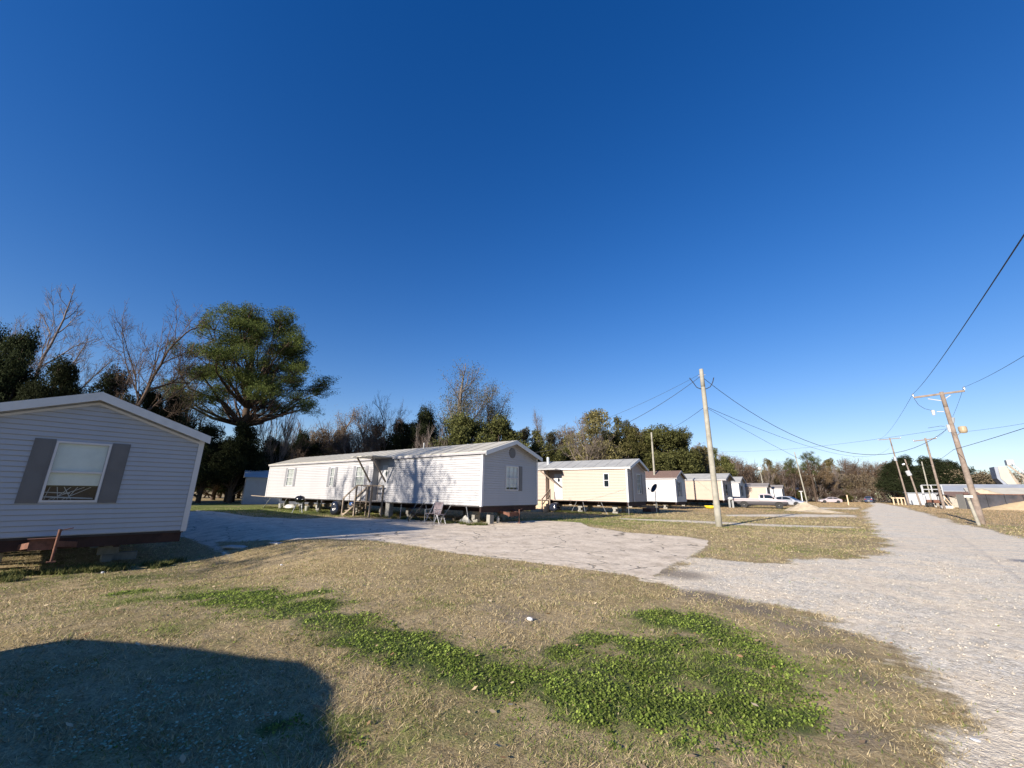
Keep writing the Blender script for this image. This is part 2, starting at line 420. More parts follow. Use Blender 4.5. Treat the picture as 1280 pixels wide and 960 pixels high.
# spots of clover and greener turf: (px, py, radius in metres)
CLOVER = [(262, 745, .5), (300, 748, .5), (340, 752, .45), (380, 760, .45), (420, 778, .45), (455, 795, .42), (490, 808, .42), (530, 820, .4), (565, 832, .36),
          (600, 843, .32), (640, 852, .34), (690, 862, .36), (740, 868, .40), (790, 872, .42), (840, 880, .40), (890, 888, .36), (940, 896, .30), (985, 900, .22), (1010, 890, .15),
          (800, 812, .34), (760, 830, .36), (820, 840, .45), (700, 815, .22), (830, 775, .38), (870, 782, .40), (910, 800, .32), (950, 830, .28), (975, 860, .26), (890, 850, .34), (900, 825, .26), (930, 850, .24), (850, 805, .22), (735, 800, .18), (850, 930, .10), (440, 920, .07), (340, 905, .10), (160, 741, .3), (400, 742, .2)]
GREENS = [(60, 720, 3., .5), (200, 745, 1.6, .7), (160, 725, 1.2, .6), (330, 636, 9, .95), (410, 640, 6, .95), (250, 634, 6, .9), (270, 632, 9, .9), (720, 652, 4.5, .8), (800, 650, 4, .7), (900, 655, 5, .45), (1000, 636, 16, .45),
          (1000, 688, 2., .5), (900, 690, 1.4, .45), (1060, 664, 3, .5), (600, 750, 1.5, .1), (760, 900, 1.2, .5), (650, 900, .8, .45), (500, 760, 1, .3), (1262, 659, 1.2, .7), (870, 800, 1.6, .55),
          (980, 830, .9, .55), (1200, 648, 4, .15), (520, 870, .5, .4), (1010, 640, 12, .4), (500, 930, .3, .45), (330, 760, 1.4, .5), (430, 900, .25, .6)]
DIRTS = [(880, 745, .6, .9), (940, 760, .6, .8), (1000, 785, .5, .8), (1050, 815, .4, .7), (1080, 850, .4, .7), (1080, 920, .35, .7), (650, 772, .55, .7), (840, 715, .9, .6), (620, 762, .4, .6), (1085, 680, 2.0, .55), (1105, 900, .3, .5),
         (850, 718, .8, .8), (580, 652, 2.6, .7), (500, 646, 2.6, .6), (640, 655, 1.6, .6), (1000, 870, .25, .3), (320, 738, .5, .5), (300, 712, 1., .3)]
def masks(X, Y):
    w = .15+.035*np.hypot(X, Y)
    wr = .48+.012*np.hypot(X, Y)
    nz = (fbm(X*.7+31, Y*.7+11, 5)-.5)*1.2+(fbm(X*2.4+3, Y*2.4+1, 15)-.5)*.8
    grav = np.clip(.5+(poly_sd(ROAD, X, Y)+nz)/(2*wr), 0, 1)
    for S, k in ((STRIP1, .72), (STRIP2, .58), (STRIP3, .66)):
        grav = np.maximum(grav, k*np.clip(.5+poly_sd(S, X, Y)/.8, 0, 1))
    conc = np.clip(.5+(poly_sd(DRIVE, X, Y)+nz*.32)/.24, 0, 1)
    grav = np.maximum(grav, np.clip(.5+(poly_sd(DRIVE, X, Y)+.12)/.5, 0, 1)*.62)
    clo = np.zeros(X.shape); nn = (fbm(X*2.6, Y*2.6, 9)-.5)
    for px, py, r in CLOVER:
        c = G(px, py); d = np.hypot(X-c[0], Y-c[1])/(r*1.1)
        clo = np.maximum(clo, np.clip(1.33-d*.80+nn*1.1, 0, 1))
    gr = np.full(X.shape, .06)
    for px, py, r, k in GREENS:
        c = G(px, py); gr = np.maximum(gr, k*np.exp(-((X-c[0])**2+(Y-c[1])**2)/r**2))
    far = sstep(60, 140, np.hypot(X, Y)); gr = np.maximum(gr, far*.22)
    di = np.zeros(X.shape)
    for px, py, r, k in DIRTS:
        c = G(px, py); di = np.maximum(di, k*np.exp(-((X-c[0])**2+(Y-c[1])**2)/r**2))
    return grav, conc, clo, gr, di
def axis(lo, hi, step, far, grow=1.13):
    a = list(np.arange(lo, hi+1e-6, step))
    for sgn, e in ((-1, lo), (1, hi)):
        s = step; q = e
        while abs(q) < far:
            s *= grow; q += sgn*s; a.append(q)
    return np.array(sorted(a))
gx = axis(-16.5, 5.5, .11, 1800, 1.10); gy = axis(-1.5, 24, .11, 1800, 1.10)
GX, GY = np.meshgrid(gx, gy)
GZ = height(GX, GY)
near = np.exp(-(np.hypot(GX, GY)/40)**2)
GZ = GZ+((fbm(GX*1.3, GY*1.3, 3)-.5)*.05+(fbm(GX*.25, GY*.25, 4)-.5)*.06)*near
gm_, cm_, cl_, gr_, di_ = masks(GX, GY)
hard = np.maximum(cm_, sstep(.3, .7, gm_))
GZ = GZ-near*hard*(fbm(GX*1.3, GY*1.3, 3)-.5)*.04+cm_*.012
def terrain_z(x, y):
    """height of the built mesh (bilinear)"""
    x = np.asarray(x, float); y = np.asarray(y, float)
    i = np.clip(np.searchsorted(gx, x)-1, 0, len(gx)-2); j = np.clip(np.searchsorted(gy, y)-1, 0, len(gy)-2)
    u = (x-gx[i])/(gx[i+1]-gx[i]); v = (y-gy[j])/(gy[j+1]-gy[j])
    return (GZ[j, i]*(1-u)+GZ[j, i+1]*u)*(1-v)+(GZ[j+1, i]*(1-u)+GZ[j+1, i+1]*u)*v
ny, nx = GX.shape
idx = np.arange(ny*nx).reshape(ny, nx)
Q = np.stack([idx[:-1, :-1], idx[:-1, 1:], idx[1:, 1:], idx[1:, :-1]], -1).reshape(-1, 4)
VV = np.stack([GX, GY, GZ], -1).reshape(-1, 3)
mk = [a.reshape(-1) for a in (gm_, cm_, cl_, gr_, di_)]
fc = mk[1][Q].mean(1); fg = mk[0][Q].mean(1)
fx_, fy_ = VV[Q, 0].mean(1), VV[Q, 1].mean(1)
isroad = (fg > .5) & (fc <= .5) & (poly_sd(ROAD, fx_, fy_) > -3)
for name, sel in (('concrete_driveway', fc > .5), ('gravel_road', isroad), ('ground', ~((fc > .5) | isroad))):
    q = Q[sel]; used, inv = np.unique(q, return_inverse=True)
    o = np_obj(name, VV[used], inv.reshape(-1, 4), M['ground'], smooth=True)
    for nm, a in zip(('gravel', 'conc', 'clover', 'green', 'dirt'), mk):
        at = o.data.attributes.new(nm, 'FLOAT', 'POINT'); at.data.foreach_set('value', a[used].astype(np.float32))
    tag(o, {'concrete_driveway': 'cracked pale concrete drive leading to the white home', 'gravel_road': 'pale crushed stone road running off to the right', 'ground': 'brown winter turf of the trailer lot'}[name],
        {'concrete_driveway': 'driveway', 'gravel_road': 'road', 'ground': 'ground'}[name], kind='structure')

# ------------------------------------------------------------------ grass blades, clover, loose stones near the lens
rg = np.random.default_rng(5)
def wedge(n, r0, r1, p):
    """points on the ground in the visible wedge, denser close by"""
    u = rg.random(n); e = 2-p
    r = (r0**e+u*(r1**e-r0**e))**(1/e)
    a = np.radians(rg.uniform(-11, 108, n))
    return -r*np.sin(a)+0, r*np.cos(a), r
def mval(field, x, y):
    i = np.clip(np.searchsorted(gx, x)-1, 0, len(gx)-2); j = np.clip(np.searchsorted(gy, y)-1, 0, len(gy)-2)
    return field[j, i]
def quads_at(P, U, W):
    """quad strips: base P, up vector U, half width vector W -> blade as a triangle"""
    n = len(P); V = np.empty((n, 3, 3)); V[:, 0] = P-W; V[:, 1] = P+W; V[:, 2] = P+U
    return V.reshape(-1, 3), np.arange(3*n).reshape(-1, 3)
x, y, r = wedge(900000, 1.3, 42, 1.62)
thin_ = 1-sstep(30, 42, r)
gv = mval(gm_, x, y); cv = mval(cm_, x, y); kv = mval(cl_, x, y); dv = mval(di_, x, y)
dens = np.clip(fbm(x*3, y*3, 21)*1.6-.25, .15, 1)*(1-.6*dv)
keep = (rg.random(len(x)) > sstep(.25, .62, gv+(fbm(x*8, y*8, 2)-.5)*.5)) & (cv < .4) & (rg.random(len(x)) < dens) & (rg.random(len(x)) > kv*.55) & (rg.random(len(x)) < thin_)
x, y, r = x[keep], y[keep], r[keep]
n = len(x); z = terrain_z(x, y)
hgt = (.012+.022*rg.random(n)**1.5)*(1+.035*r)*(.25+1.5*fbm(x*4.5, y*4.5, 8))
th = rg.uniform(0, 2*PI, n); lean = rg.uniform(.3, 2.2, n)
U = np.stack([np.cos(th)*lean, np.sin(th)*lean, np.ones(n)], 1)*hgt[:, None]
ph = rg.uniform(0, PI, n); wd = (.0010+.0009*rg.random(n))*(1+.30*r)
W = np.stack([np.cos(ph), np.sin(ph), np.zeros(n)], 1)*wd[:, None]
g_ = mval(gr_, x, y)+mval(cl_, x, y)*1.0+(fbm(x*2.2, y*2.2, 33)-.5)*1.1+(fbm(x*9, y*9, 34)-.5)*.9
isg = rg.random(n) < sstep(.05, .9, g_)*.8+.10
t = rg.random((n, 1))
br = np.array([.21, .155, .08])*(1-t)+np.array([.60, .49, .30])*t
gn = np.array([.09, .12, .025])*(1-t)+np.array([.27, .30, .09])*t
col = np.where(isg[:, None], gn, br)*(.75+.5*fbm(x*1.1, y*1.1, 44))[:, None]
V, F = quads_at(np.stack([x, y, z-.003], 1), U, W)
o = np_obj('dormant_grass', V, F, M['blade'], cols=np.repeat(col, 3, 0))
tag(o, 'short dormant brown grass blades with green flecks in the foreground lawn', 'grass', kind='stuff')
# taller-reading tufts farther off
x, y, r = wedge(520000, 37, 170, 1.15)
gv = mval(gm_, x, y); cv = mval(cm_, x, y)
keep = (rg.random(len(x)) > sstep(.3, .6, gv)) & (cv < .4) & (rg.random(len(x)) < sstep(36, 44, r)) & ((x > -34) | (y > 70)); x, y, r = x[keep], y[keep], r[keep]; n = len(x)
hgt = (.04+.05*rg.random(n))*(.4+1.2*fbm(x*.8, y*.8, 8)); th = rg.uniform(0, 2*PI, n); lean = rg.uniform(.3, 1.6, n)
U = np.stack([np.cos(th)*lean, np.sin(th)*lean, np.ones(n)], 1)*hgt[:, None]
ph = rg.uniform(0, PI, n); wd = .010*(r/40)
W = np.stack([np.cos(ph), np.sin(ph), np.zeros(n)], 1)*wd[:, None]
g_ = mval(gr_, x, y)+(fbm(x*.5, y*.5, 33)-.5)*1.3
isg = rg.random(n) < sstep(.15, .95, g_)*.8+.06
t = rg.random((n, 1))
col = np.where(isg[:, None], np.array([.09, .12, .025])*(1-t)+np.array([.27, .30, .09])*t, np.array([.25, .165, .085])*(1-t)+np.array([.68, .52, .32])*t)
V, F = quads_at(np.stack([x, y, terrain_z(x, y)-.003], 1), U, W)
o = np_obj('distant_grass', V, F, M['blade'], cols=np.repeat(col, 3, 0))
tag(o, 'short winter grass between the far homes and along the road verge', 'grass', kind='stuff')
# clover: small round leaves on short stalks
x, y, r = wedge(420000, 1.3, 12, 1.35)
kv = mval(cl_, x, y)+(fbm(x*5, y*5, 61)-.5)*1.2+(fbm(x*20, y*20, 62)-.5)*.8
keep = (kv > .42) & (rg.random(len(x)) < sstep(.38, 1.05, kv)); x, y, r = x[keep], y[keep], r[keep]; n = len(x)
zz = terrain_z(x, y)+(.003+.017*rg.random(n))*(.5+.8*sstep(.4, 1.2, kv[keep]))
s = (.003+.0040*rg.random(n))*(1+.10*r)
th = rg.uniform(0, 2*PI, n)
nx_, ny_ = rg.normal(0, .42, n), rg.normal(0, .42, n)
T = np.stack([np.cos(th), np.sin(th), -(np.cos(th)*nx_+np.sin(th)*ny_)], 1)*s[:, None]
B = np.stack([-np.sin(th), np.cos(th), (np.sin(th)*nx_-np.cos(th)*ny_)], 1)*s[:, None]
P = np.stack([x, y, zz], 1)
V = np.stack([P-T-B*.4, P-B+T*.2, P+T-B*.1, P+T*.5+B, P-T*.6+B*.8], 1).reshape(-1, 3)
F5 = np.arange(5*n).reshape(-1, 5)
t = rg.random((n, 1))
col = np.array([.07, .125, .02])*(1-t)+np.array([.32, .42, .09])*t
col = col*(.55+1.05*fbm(x*4, y*4, 71))[:, None]
o = np_obj('clover', V, F5, M['blade'], cols=np.repeat(col, 5, 0))
tag(o, 'bright green clover patch winding through the brown lawn', 'clover', kind='stuff')
# creeping weeds in the shaded corner, sky sheen painted as pale leaf colour
x, y, r = wedge(160000, 1.5, 6.5, 1.3)
cm2 = np.zeros(len(x))
for px_, py_, rr_ in ((190, 880, .5), (250, 900, .42), (300, 865, .3), (130, 925, .4), (230, 850, .3), (330, 890, .22), (60, 890, .4), (90, 840, .25), (280, 940, .3)):
    c_ = G(px_, py_); cm2 = np.maximum(cm2, 1-np.hypot(x-c_[0], y-c_[1])/rr_)
kv = cm2+(fbm(x*6, y*6, 91)-.5)*1.6
keep = (kv > .42) & (cm2 > .05) & (rg.random(len(x)) < .30); x, y, r = x[keep], y[keep], r[keep]; n = len(x)
zz = terrain_z(x, y)+.008+.016*rg.random(n); s = .004+.007*rg.random(n); th = rg.uniform(0, 2*PI, n)
nx_, ny_ = rg.normal(0, .25, n), rg.normal(0, .25, n)
T = np.stack([np.cos(th), np.sin(th), -(np.cos(th)*nx_+np.sin(th)*ny_)], 1)*s[:, None]
B = np.stack([-np.sin(th), np.cos(th), (np.sin(th)*nx_-np.cos(th)*ny_)], 1)*s[:, None]
P = np.stack([x, y, zz], 1)
V = np.stack([P-T-B*.4, P-B+T*.2, P+T-B*.1, P+T*.5+B, P-T*.6+B*.8], 1).reshape(-1, 3)
t = rg.random((n, 1)); col = np.array([.18, .26, .14])*(1-t)+np.array([.48, .56, .42])*t
o = np_obj('creeping_weeds', V, np.arange(5*n).reshape(-1, 5), M['blade'], cols=np.repeat(col, 5, 0))
tag(o, 'pale small leaved weeds in the dark shadow at the lower left', 'weeds', kind='stuff')
# loose stones
x, y, r = wedge(170000, 1.3, 24, 1.5)
gv = mval(gm_, x, y); cv = mval(cm_, x, y)
keep = (rg.random(len(x)) < sstep(.35, .9, gv+(fbm(x*5, y*5, 2)-.5)*.5)) & (cv < .3) & (rg.random(len(x)) < (1-sstep(9, 22, r))*sstep(.1, .8, fbm(x*1.3, y*1.3, 12))*.8); x, y, r = x[keep], y[keep], r[keep]; n = len(x)
s = (.0025+.009*rg.random(n)**3)*(1+.05*r)
octa = np.array([(1, 0, 0), (0, 1, 0), (-1, 0, 0), (0, -1, 0), (0, 0, .7), (0, 0, -.7)], float)
of = np.array([(0, 1, 4), (1, 2, 4), (2, 3, 4), (3, 0, 4), (1, 0, 5), (2, 1, 5), (3, 2, 5), (0, 3, 5)])
jit = octa[None]*(1+rg.uniform(-.35, .35, (n, 6, 1)))+rg.uniform(-.25, .25, (n, 6, 3))
V = jit*s[:, None, None]+np.stack([x, y, terrain_z(x, y)+s*.25], 1)[:, None]
F = (of[None]+(np.arange(n)*6)[:, None, None]).reshape(-1, 3)
t = rg.random((n, 1, 1))
col = (np.array([.24, .205, .165])*(1-t)+np.array([.54, .495, .42])*t)*np.ones((1, 6, 1))
def tint_mat(name, rough):
    m, nt, out = newmat(name); N = NT(nt)
    at = N.n('Attribute'); at.attribute_name = 'tint'
    b = N.n('BsdfPrincipled'); N.l(at.outputs['Color'], b.inputs['Base Color']); b.inputs['Roughness'].default_value = rough
    b.inputs['Specular IOR Level'].default_value = .2
    N.l(b.outputs[0], out.inputs[0]); return m
M['pebble'] = tint_mat('pebbles', .9)
o = np_obj('loose_gravel', V.reshape(-1, 3), F, M['pebble'], cols=col.reshape(-1, 3))
tag(o, 'loose pale stones scattered over the gravel road', 'gravel', kind='stuff')
# fallen leaves and bits of litter in the turf
x, y, r = wedge(900, 1.5, 22, 1.3)
keep = (mval(gm_, x, y) < .4) & (mval(cm_, x, y) < .3); x, y, r = x[keep], y[keep], r[keep]; n = len(x)
s = (.012+.02*rg.random(n))*(1+.02*r); th = rg.uniform(0, 2*PI, n)
T = np.stack([np.cos(th), np.sin(th), rg.uniform(-.5, .5, n)], 1)*s[:, None]
B = np.stack([-np.sin(th), np.cos(th), rg.uniform(-.5, .5, n)], 1)*s[:, None]*.6
P = np.stack([x, y, terrain_z(x, y)+.025], 1)
V = np.stack([P-T, P-B, P+T, P+B], 1).reshape(-1, 3)
t = rg.random((n, 1)); col = np.array([.22, .12, .05])*(1-t)+np.array([.55, .45, .3])*t
o = np_obj('fallen_leaves', V, np.arange(4*n).reshape(-1, 4), M['pebble'], cols=np.repeat(col, 4, 0))
tag(o, 'dry fallen leaves scattered over the lawn', 'leaves', kind='stuff')
# ------------------------------------------------------------------ mobile homes
LAP = .115
def siding(mb, P0, u, nr, z0, ext, ztop, holes, lap=LAP, proud=.022):
    """horizontal clapboards on one wall. P0 corner, u along, nr outward; ext(z)->(a0,a1); holes (a0,a1,z0,z1)"""
    P0 = np.array(P0, float); u = np.array(u, float); nr = np.array(nr, float)
    zs = z0; cuts = sorted({h[2] for h in holes} | {h[3] for h in holes})
    while zs < ztop-1e-4:
        ze = min(zs+lap, ztop)
        lv = [zs]+[c for c in cuts if zs+1e-4 < c < ze-1e-4]+[ze]
        for a, b in zip(lv[:-1], lv[1:]):
            mid = (a+b)/2; e0 = ext(a); e1 = ext(b)
            if e0[1]-e0[0] < .01: continue
            if e1[1]-e1[0] < 0: e1 = ((e1[0]+e1[1])/2,)*2
            segs = [(0., 1., e0, e1)]; iv = [(e0[0], e0[1], e1[0], e1[1])]
            for h in holes:
                if h[2] < mid < h[3]:
                    nv = []
                    for s in iv:
                        if h[1] <= s[0] or h[0] >= s[1]: nv.append(s); continue
                        if h[0] > s[0]: nv.append((s[0], h[0], s[2], h[0]))
                        if h[1] < s[1]: nv.append((h[1], s[1], h[1], s[3]))
                    iv = nv
            oa = proud*(1-(a-zs)/lap); ob = proud*(1-(b-zs)/lap)
            for s in iv:
                def p(al, z, o): return P0+u*al+nr*o+np.array([0, 0, z])
                if a == zs and b-a > .03:
                    g = a+.020      # shadow gap under the butt edge of the board
                    mb.add([p(s[0], a, -.014), p(s[1], a, -.014), p(s[1], g, -.014), p(s[0], g, -.014)], [(0, 1, 2, 3)])
                    mb.add([p(s[0], a, 0), p(s[1], a, 0), p(s[1], a, -.014), p(s[0], a, -.014)], [(0, 1, 2, 3)])
                    mb.add([p(s[0], g, oa), p(s[1], g, oa), p(s[1], g, -.014), p(s[0], g, -.014)], [(3, 2, 1, 0)])
                    mb.add([p(s[0], g, oa), p(s[1], g, oa), p(s[3], b, ob), p(s[2], b, ob)], [(0, 1, 2, 3)])
                else:
                    mb.add([p(s[0], a, oa), p(s[1], a, oa), p(s[3], b, ob), p(s[2], b, ob)], [(0, 1, 2, 3)])
        zs = ze
def lbox(mb, P0, u, nr, a0, a1, z0, z1, o0, o1):
    """box on a wall in (along, height, out) coordinates"""
    P0 = np.array(P0, float); u = np.array(u, float); nr = np.array(nr, float)
    pts = [P0+u*a+nr*o+np.array([0, 0, z]) for z in (z0, z1) for o in (o0, o1) for a in (a0, a1)]
    mb.add(pts, [(0, 2, 3, 1), (4, 5, 7, 6), (0, 1, 5, 4), (2, 6, 7, 3), (0, 4, 6, 2), (1, 3, 7, 5)])
def window(root, W, a0, a1, z0, z1, mid=None, shut=(1, 1), sw=.3, smat='shutter', muntin=(0, 0), cover='blind', drop=0., frame='white_trim', pane='glass'):
    P0, u, nr = W
    f = MB(); t = .045
    for q in ((a0, a0+t, z0, z1), (a1-t, a1, z0, z1), (a0+t, a1-t, z0, z0+t), (a0+t, a1-t, z1-t, z1)): lbox(f, P0, u, nr, *q, -.10, .035)
    mid = (z0+z1)/2 if mid is None else mid
    lbox(f, P0, u, nr, a0+t, a1-t, mid-.022, mid+.022, -.03, .02)
    for k in range(muntin[0]):
        a = a0+(a1-a0)*(k+1)/(muntin[0]+1); lbox(f, P0, u, nr, a-.009, a+.009, z0+t, z1-t, -.018, .004)
    for k in range(muntin[1]):
        for (b, c) in ((z0+t, mid-.022), (mid+.022, z1-t)):
            zz = b+(c-b)*(k+1)/(muntin[1]+1); lbox(f, P0, u, nr, a0+t, a1-t, zz-.009, zz+.009, -.018, .004)
    w = f.build('window', M[frame], root)
    g = MB(); P_ = np.array(P0, float); u_ = np.array(u, float); n_ = np.array(nr, float)
    g.add([P_+u_*a+n_*-.022+np.array([0, 0, z]) for a, z in ((a0+t, z0+t), (a1-t, z0+t), (a1-t, z1-t), (a0+t, z1-t))], [(0, 1, 2, 3)]); g.build('pane', M[pane], w)
    d = MB(); lbox(d, P0, u, nr, a0+t, a1-t, z0+t, z1-t, -.16, -.12); d.build('dark_backing', M['painted_room_dark'], w)  # dark panel paints the unlit room behind the pane
    if cover:
        c = MB(); lbox(c, P0, u, nr, a0+t+.003, a1-t-.003, z0+t+drop, z1-t, -.05, -.045); c.build(cover, M[cover], w)
    for side, on in zip((0, 1), shut):
        if on:
            s = MB(); b0 = a0-sw-.01 if side == 0 else a1+.01; b1 = b0+sw
            lbox(s, P0, u, nr, b0, b1, z0-.02, z1+.03, .012, .03)
            zz = [z0-.02, (z0+z1)/2, z1+.03]
            for k in range(2):
                lbox(s, P0, u, nr, b0+.045, b1-.045, zz[k]+.06, zz[k+1]-.05, .03, .038)
            s.build('shutter', M[smat], root)
    return w
def tri(c0, c1, zb, zt, za):
    """horizontal extent of a gable at height z"""
    m = (c0+c1)/2
    def f(z):
        if z <= zt: return (c0, c1)
        k = (z-zt)/(za-zt); return (c0+(m-c0)*k, c1-(c1-m)*k)
    return f
def home(name, O, rz, L, Wd, zb, zt, za, mats, label, group=None, long_holes=(), end_holes=(), lap=LAP, ribs=True, beams=True, gz=0.0, ov=.22, corner=.09, rake='white_trim', rake2=None, end_mat=None, porch=None, eave=.12):
    """local frame: +x is the road end (origin), body runs to -x, +y across. Heights are world heights."""
    root = empty(name, (O[0], O[1], 0), rz, label, 'mobile home', group)
    wall, roof = mats
    A = ((0, 0, 0), (-1, 0, 0), (0, -1, 0)); B = ((0, Wd, 0), (-1, 0, 0), (0, 1, 0)); E = ((0, 0, 0), (0, 1, 0), (1, 0, 0)); Z = ((-L, 0, 0), (0, 1, 0), (-1, 0, 0))
    mb = MB()
    siding(mb, *A[:1], A[1], A[2], zb, lambda z: (0, L), zt, list(long_holes), lap)
    siding(mb, B[0], B[1], B[2], zb, lambda z: (0, L), zt, [], lap)
    if end_mat is None: siding(mb, E[0], E[1], E[2], zb, tri(0, Wd, zb, zt, za), za, list(end_holes), lap)
    siding(mb, Z[0], Z[1], Z[2], zb, tri(0, Wd, zb, zt, za), za, [], lap)
    mb.build('wall', M[wall], root)
    if end_mat is not None:
        e = MB(); siding(e, E[0], E[1], E[2], zb, tri(0, Wd, zb, zt, za), za, list(end_holes), lap)
        eo = e.build('wall', M[end_mat], root)
    for (x0, x1, y0, y1) in ((-corner, 0, -.03, -.0), (0.0, .03, -.03, corner), (0.0, .03, Wd-corner, Wd+.03), (-L-.022, -L+corner, -.03, 0)):
        c = MB(); c.box(x0, x1, y0, y1, zb-.02, zt); c.build('corner_trim', M['white_trim'], root)
    # roof: two slopes with thickness
    th = .05; s = (za-zt)/(Wd/2); e = eave
    r = MB(); pr = [(-e, zt-e*s+.02), (Wd/2, za+.02), (Wd+e, zt-e*s+.02), (Wd+e, zt-e*s+.02+th), (Wd/2, za+.02+th), (-e, zt-e*s+.02+th)]
    r.prism(pr, 'x', -L-.15, ov)
    if ribs:
        k = 0
        while k*.9 < L:
            x = ov-.3-k*.9
            r.bar((x, -e, zt-e*s+.02+th+.008), (x, Wd/2, za+.02+th+.008), .035, .022); k += 1
    ro = r.build('roof', M[roof], root)
    # rake boards on the road end, and eave trim
    k = MB()
    for (y0, z0, y1, z1) in ((-e, zt-e*s, Wd/2, za), (Wd+e, zt-e*s, Wd/2, za)):
        k.add([(x, y, z+dz) for x in (ov-.02, ov+.012) for (y, z, dz) in ((y0, z0, -.13), (y1, z1, -.13), (y1, z1, .075), (y0, z0, .075))],
              [(0, 1, 2, 3), (7, 6, 5, 4), (0, 4, 5, 1), (3, 2, 6, 7), (0, 3, 7, 4), (1, 5, 6, 2)])
    k.build('rake_board', M[rake2 or 'fascia'], root)
    k = MB()
    for (y0, z0, y1, z1) in ((0, zt-.16, Wd/2, za-.16), (Wd, zt-.16, Wd/2, za-.16)):
        k.add([(x, y, z+dz) for x in (.004, .032) for (y, z, dz) in ((y0, z0, -.06), (y1, z1, -.06), (y1, z1, .0), (y0, z0, .0))],
              [(0, 1, 2, 3), (7, 6, 5, 4), (0, 4, 5, 1), (3, 2, 6, 7), (0, 3, 7, 4), (1, 5, 6, 2)])
    k.box(-L, ov, -e-.02, -e+.005, zt-e*s-.06, zt-e*s+.03)
    k.build('eave_trim', M[rake], root)
    # soffit under the overhang
    k = MB(); k.box(-L, ov, -e, -.002, zt-e*s-.012, zt-e*s+.018); k.build('soffit', M['fascia'], root)
    # under-frame: floor, beams, cross members
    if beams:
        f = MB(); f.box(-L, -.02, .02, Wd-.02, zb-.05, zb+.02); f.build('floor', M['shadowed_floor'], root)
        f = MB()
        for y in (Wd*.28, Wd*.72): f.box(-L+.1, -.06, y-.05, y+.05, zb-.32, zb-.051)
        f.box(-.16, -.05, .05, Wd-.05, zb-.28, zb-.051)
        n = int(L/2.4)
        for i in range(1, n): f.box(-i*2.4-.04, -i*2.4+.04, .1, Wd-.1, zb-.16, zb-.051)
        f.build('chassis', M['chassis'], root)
    return root
def piers(root, O, rz, L, Wd, zb, n, rows=(.28, .72), near_extra=()):
    """stacked concrete blocks under the beams"""
    for r in rows:
        for i in range(n):
            x = -1.5-(L-2.4)*i/max(1, n-1); y = Wd*r
            wx = O[0]+x*math.cos(rz)-y*math.sin(rz); wy = O[1]+x*math.sin(rz)+y*math.cos(rz)
            zg = float(terrain_z(wx, wy))-.03; m = MB(); top = zb-.32; z = zg; k = 0
            while z < top-.02:
                z2 = min(z+.2, top)
                if k % 2: m.box(x-.1, x+.1, y-.2, y+.2, z, z2-.006)
                else: m.box(x-.2, x+.2, y-.1, y+.1, z, z2-.006)
                z = z2; k += 1
            m.build('block_pier', M['block'], root)
def hitch(root, a, zb, gz, out, z0, z1, ztop, pw):
    """coupler plate beside the jack post at (out, a); z0..z1 plate heights"""
    m = MB()
    m.bar((-.3, a-.6, zb-.24), (out-.05, a-pw+.05, (z0+z1)/2), .07, .12); m.bar((-.3, a+.5, zb-.24), (out-.05, a-.02, (z0+z1)/2), .07, .12)
    m.box(out-.12, out-.02, a-pw, a-.04, z0, z1); m.box(out-.12, out+.02, a-pw-.04, a-.0, z1, z1+.02)
    t = m.build('tow_hitch', M['rust'], root)
    j = MB(); j.cyl((out+.03, a, gz), (out+.03, a, z0+.1), .024); j.cyl((out+.03, a, z0-.02), (out+.03, a, ztop), .028)
    j.bar((out+.03, a, ztop-.03), (out+.06, a+.2, ztop+.02), .02, .02); j.box(out-.04, out+.1, a-.07, a+.07, gz, gz+.02)
    j.build('jack', M['rust'], t)
def anchors(root, O, rz, pts, zb):
    """tie-down straps leaning from the frame to the ground"""
    for x, dx, y in pts:
        wx = O[0]+(x+dx)*math.cos(rz)-y*math.sin(rz); wy = O[1]+(x+dx)*math.sin(rz)+y*math.cos(rz)
        zg = float(terrain_z(wx, wy))
        m = MB(); m.bar((x, y+.1, zb-.03), (x+dx, y, zg-.02), .045, .012, (1, 0, 0)); m.build('tie_down_strap', M['grey_metal'], root)

# --- nearest home on the left -------------------------------------------------
O1 = (-14.06, -2.33); R1 = math.radians(2.2)
h1 = home('mobile_home', O1, R1, 20, 4.5, .38, 2.86, 3.66, ('bluish_siding', 'roof_grey'), 'nearest mobile home at left edge, shaded gable wall with one shuttered window', end_holes=[(1.75, 2.68, 1.12, 2.5)], ov=.2, rake='white_trim', rake2='fascia', beams=True)
W1 = ((0, 0, 0), (0, 1, 0), (1, 0, 0))
w = window(h1, W1, 1.75, 2.68, 1.12, 2.5, mid=1.80, shut=(1, 1), sw=.33, cover='blind', drop=.33)
m = MB()
for k in range(7): m.bar((-.10, 1.82+.07*k, 1.18), (-.10, 1.86+.11*((k*5) % 7), 1.46), .012, .012)
m.bar((-.10, 1.8, 1.24), (-.1, 2.6, 1.2), .03, .03); m.bar((-.1, 1.8, 1.34), (-.1, 2.2, 1.32), .02, .02)
m.build('wire_shelf', M['white_plastic'], w)
hitch(h1, 2.2, .38, -.12, .42, .14, .36, .56, .40)
piers(h1, O1, R1, 20, 4.5, .38, 6)
m = MB(); m.cyl((-2.2, 2.0, 3.55), (-2.2, 2.0, 4.0), .035, n=8); m.build('vent_pipe', M['white_plastic'], h1)
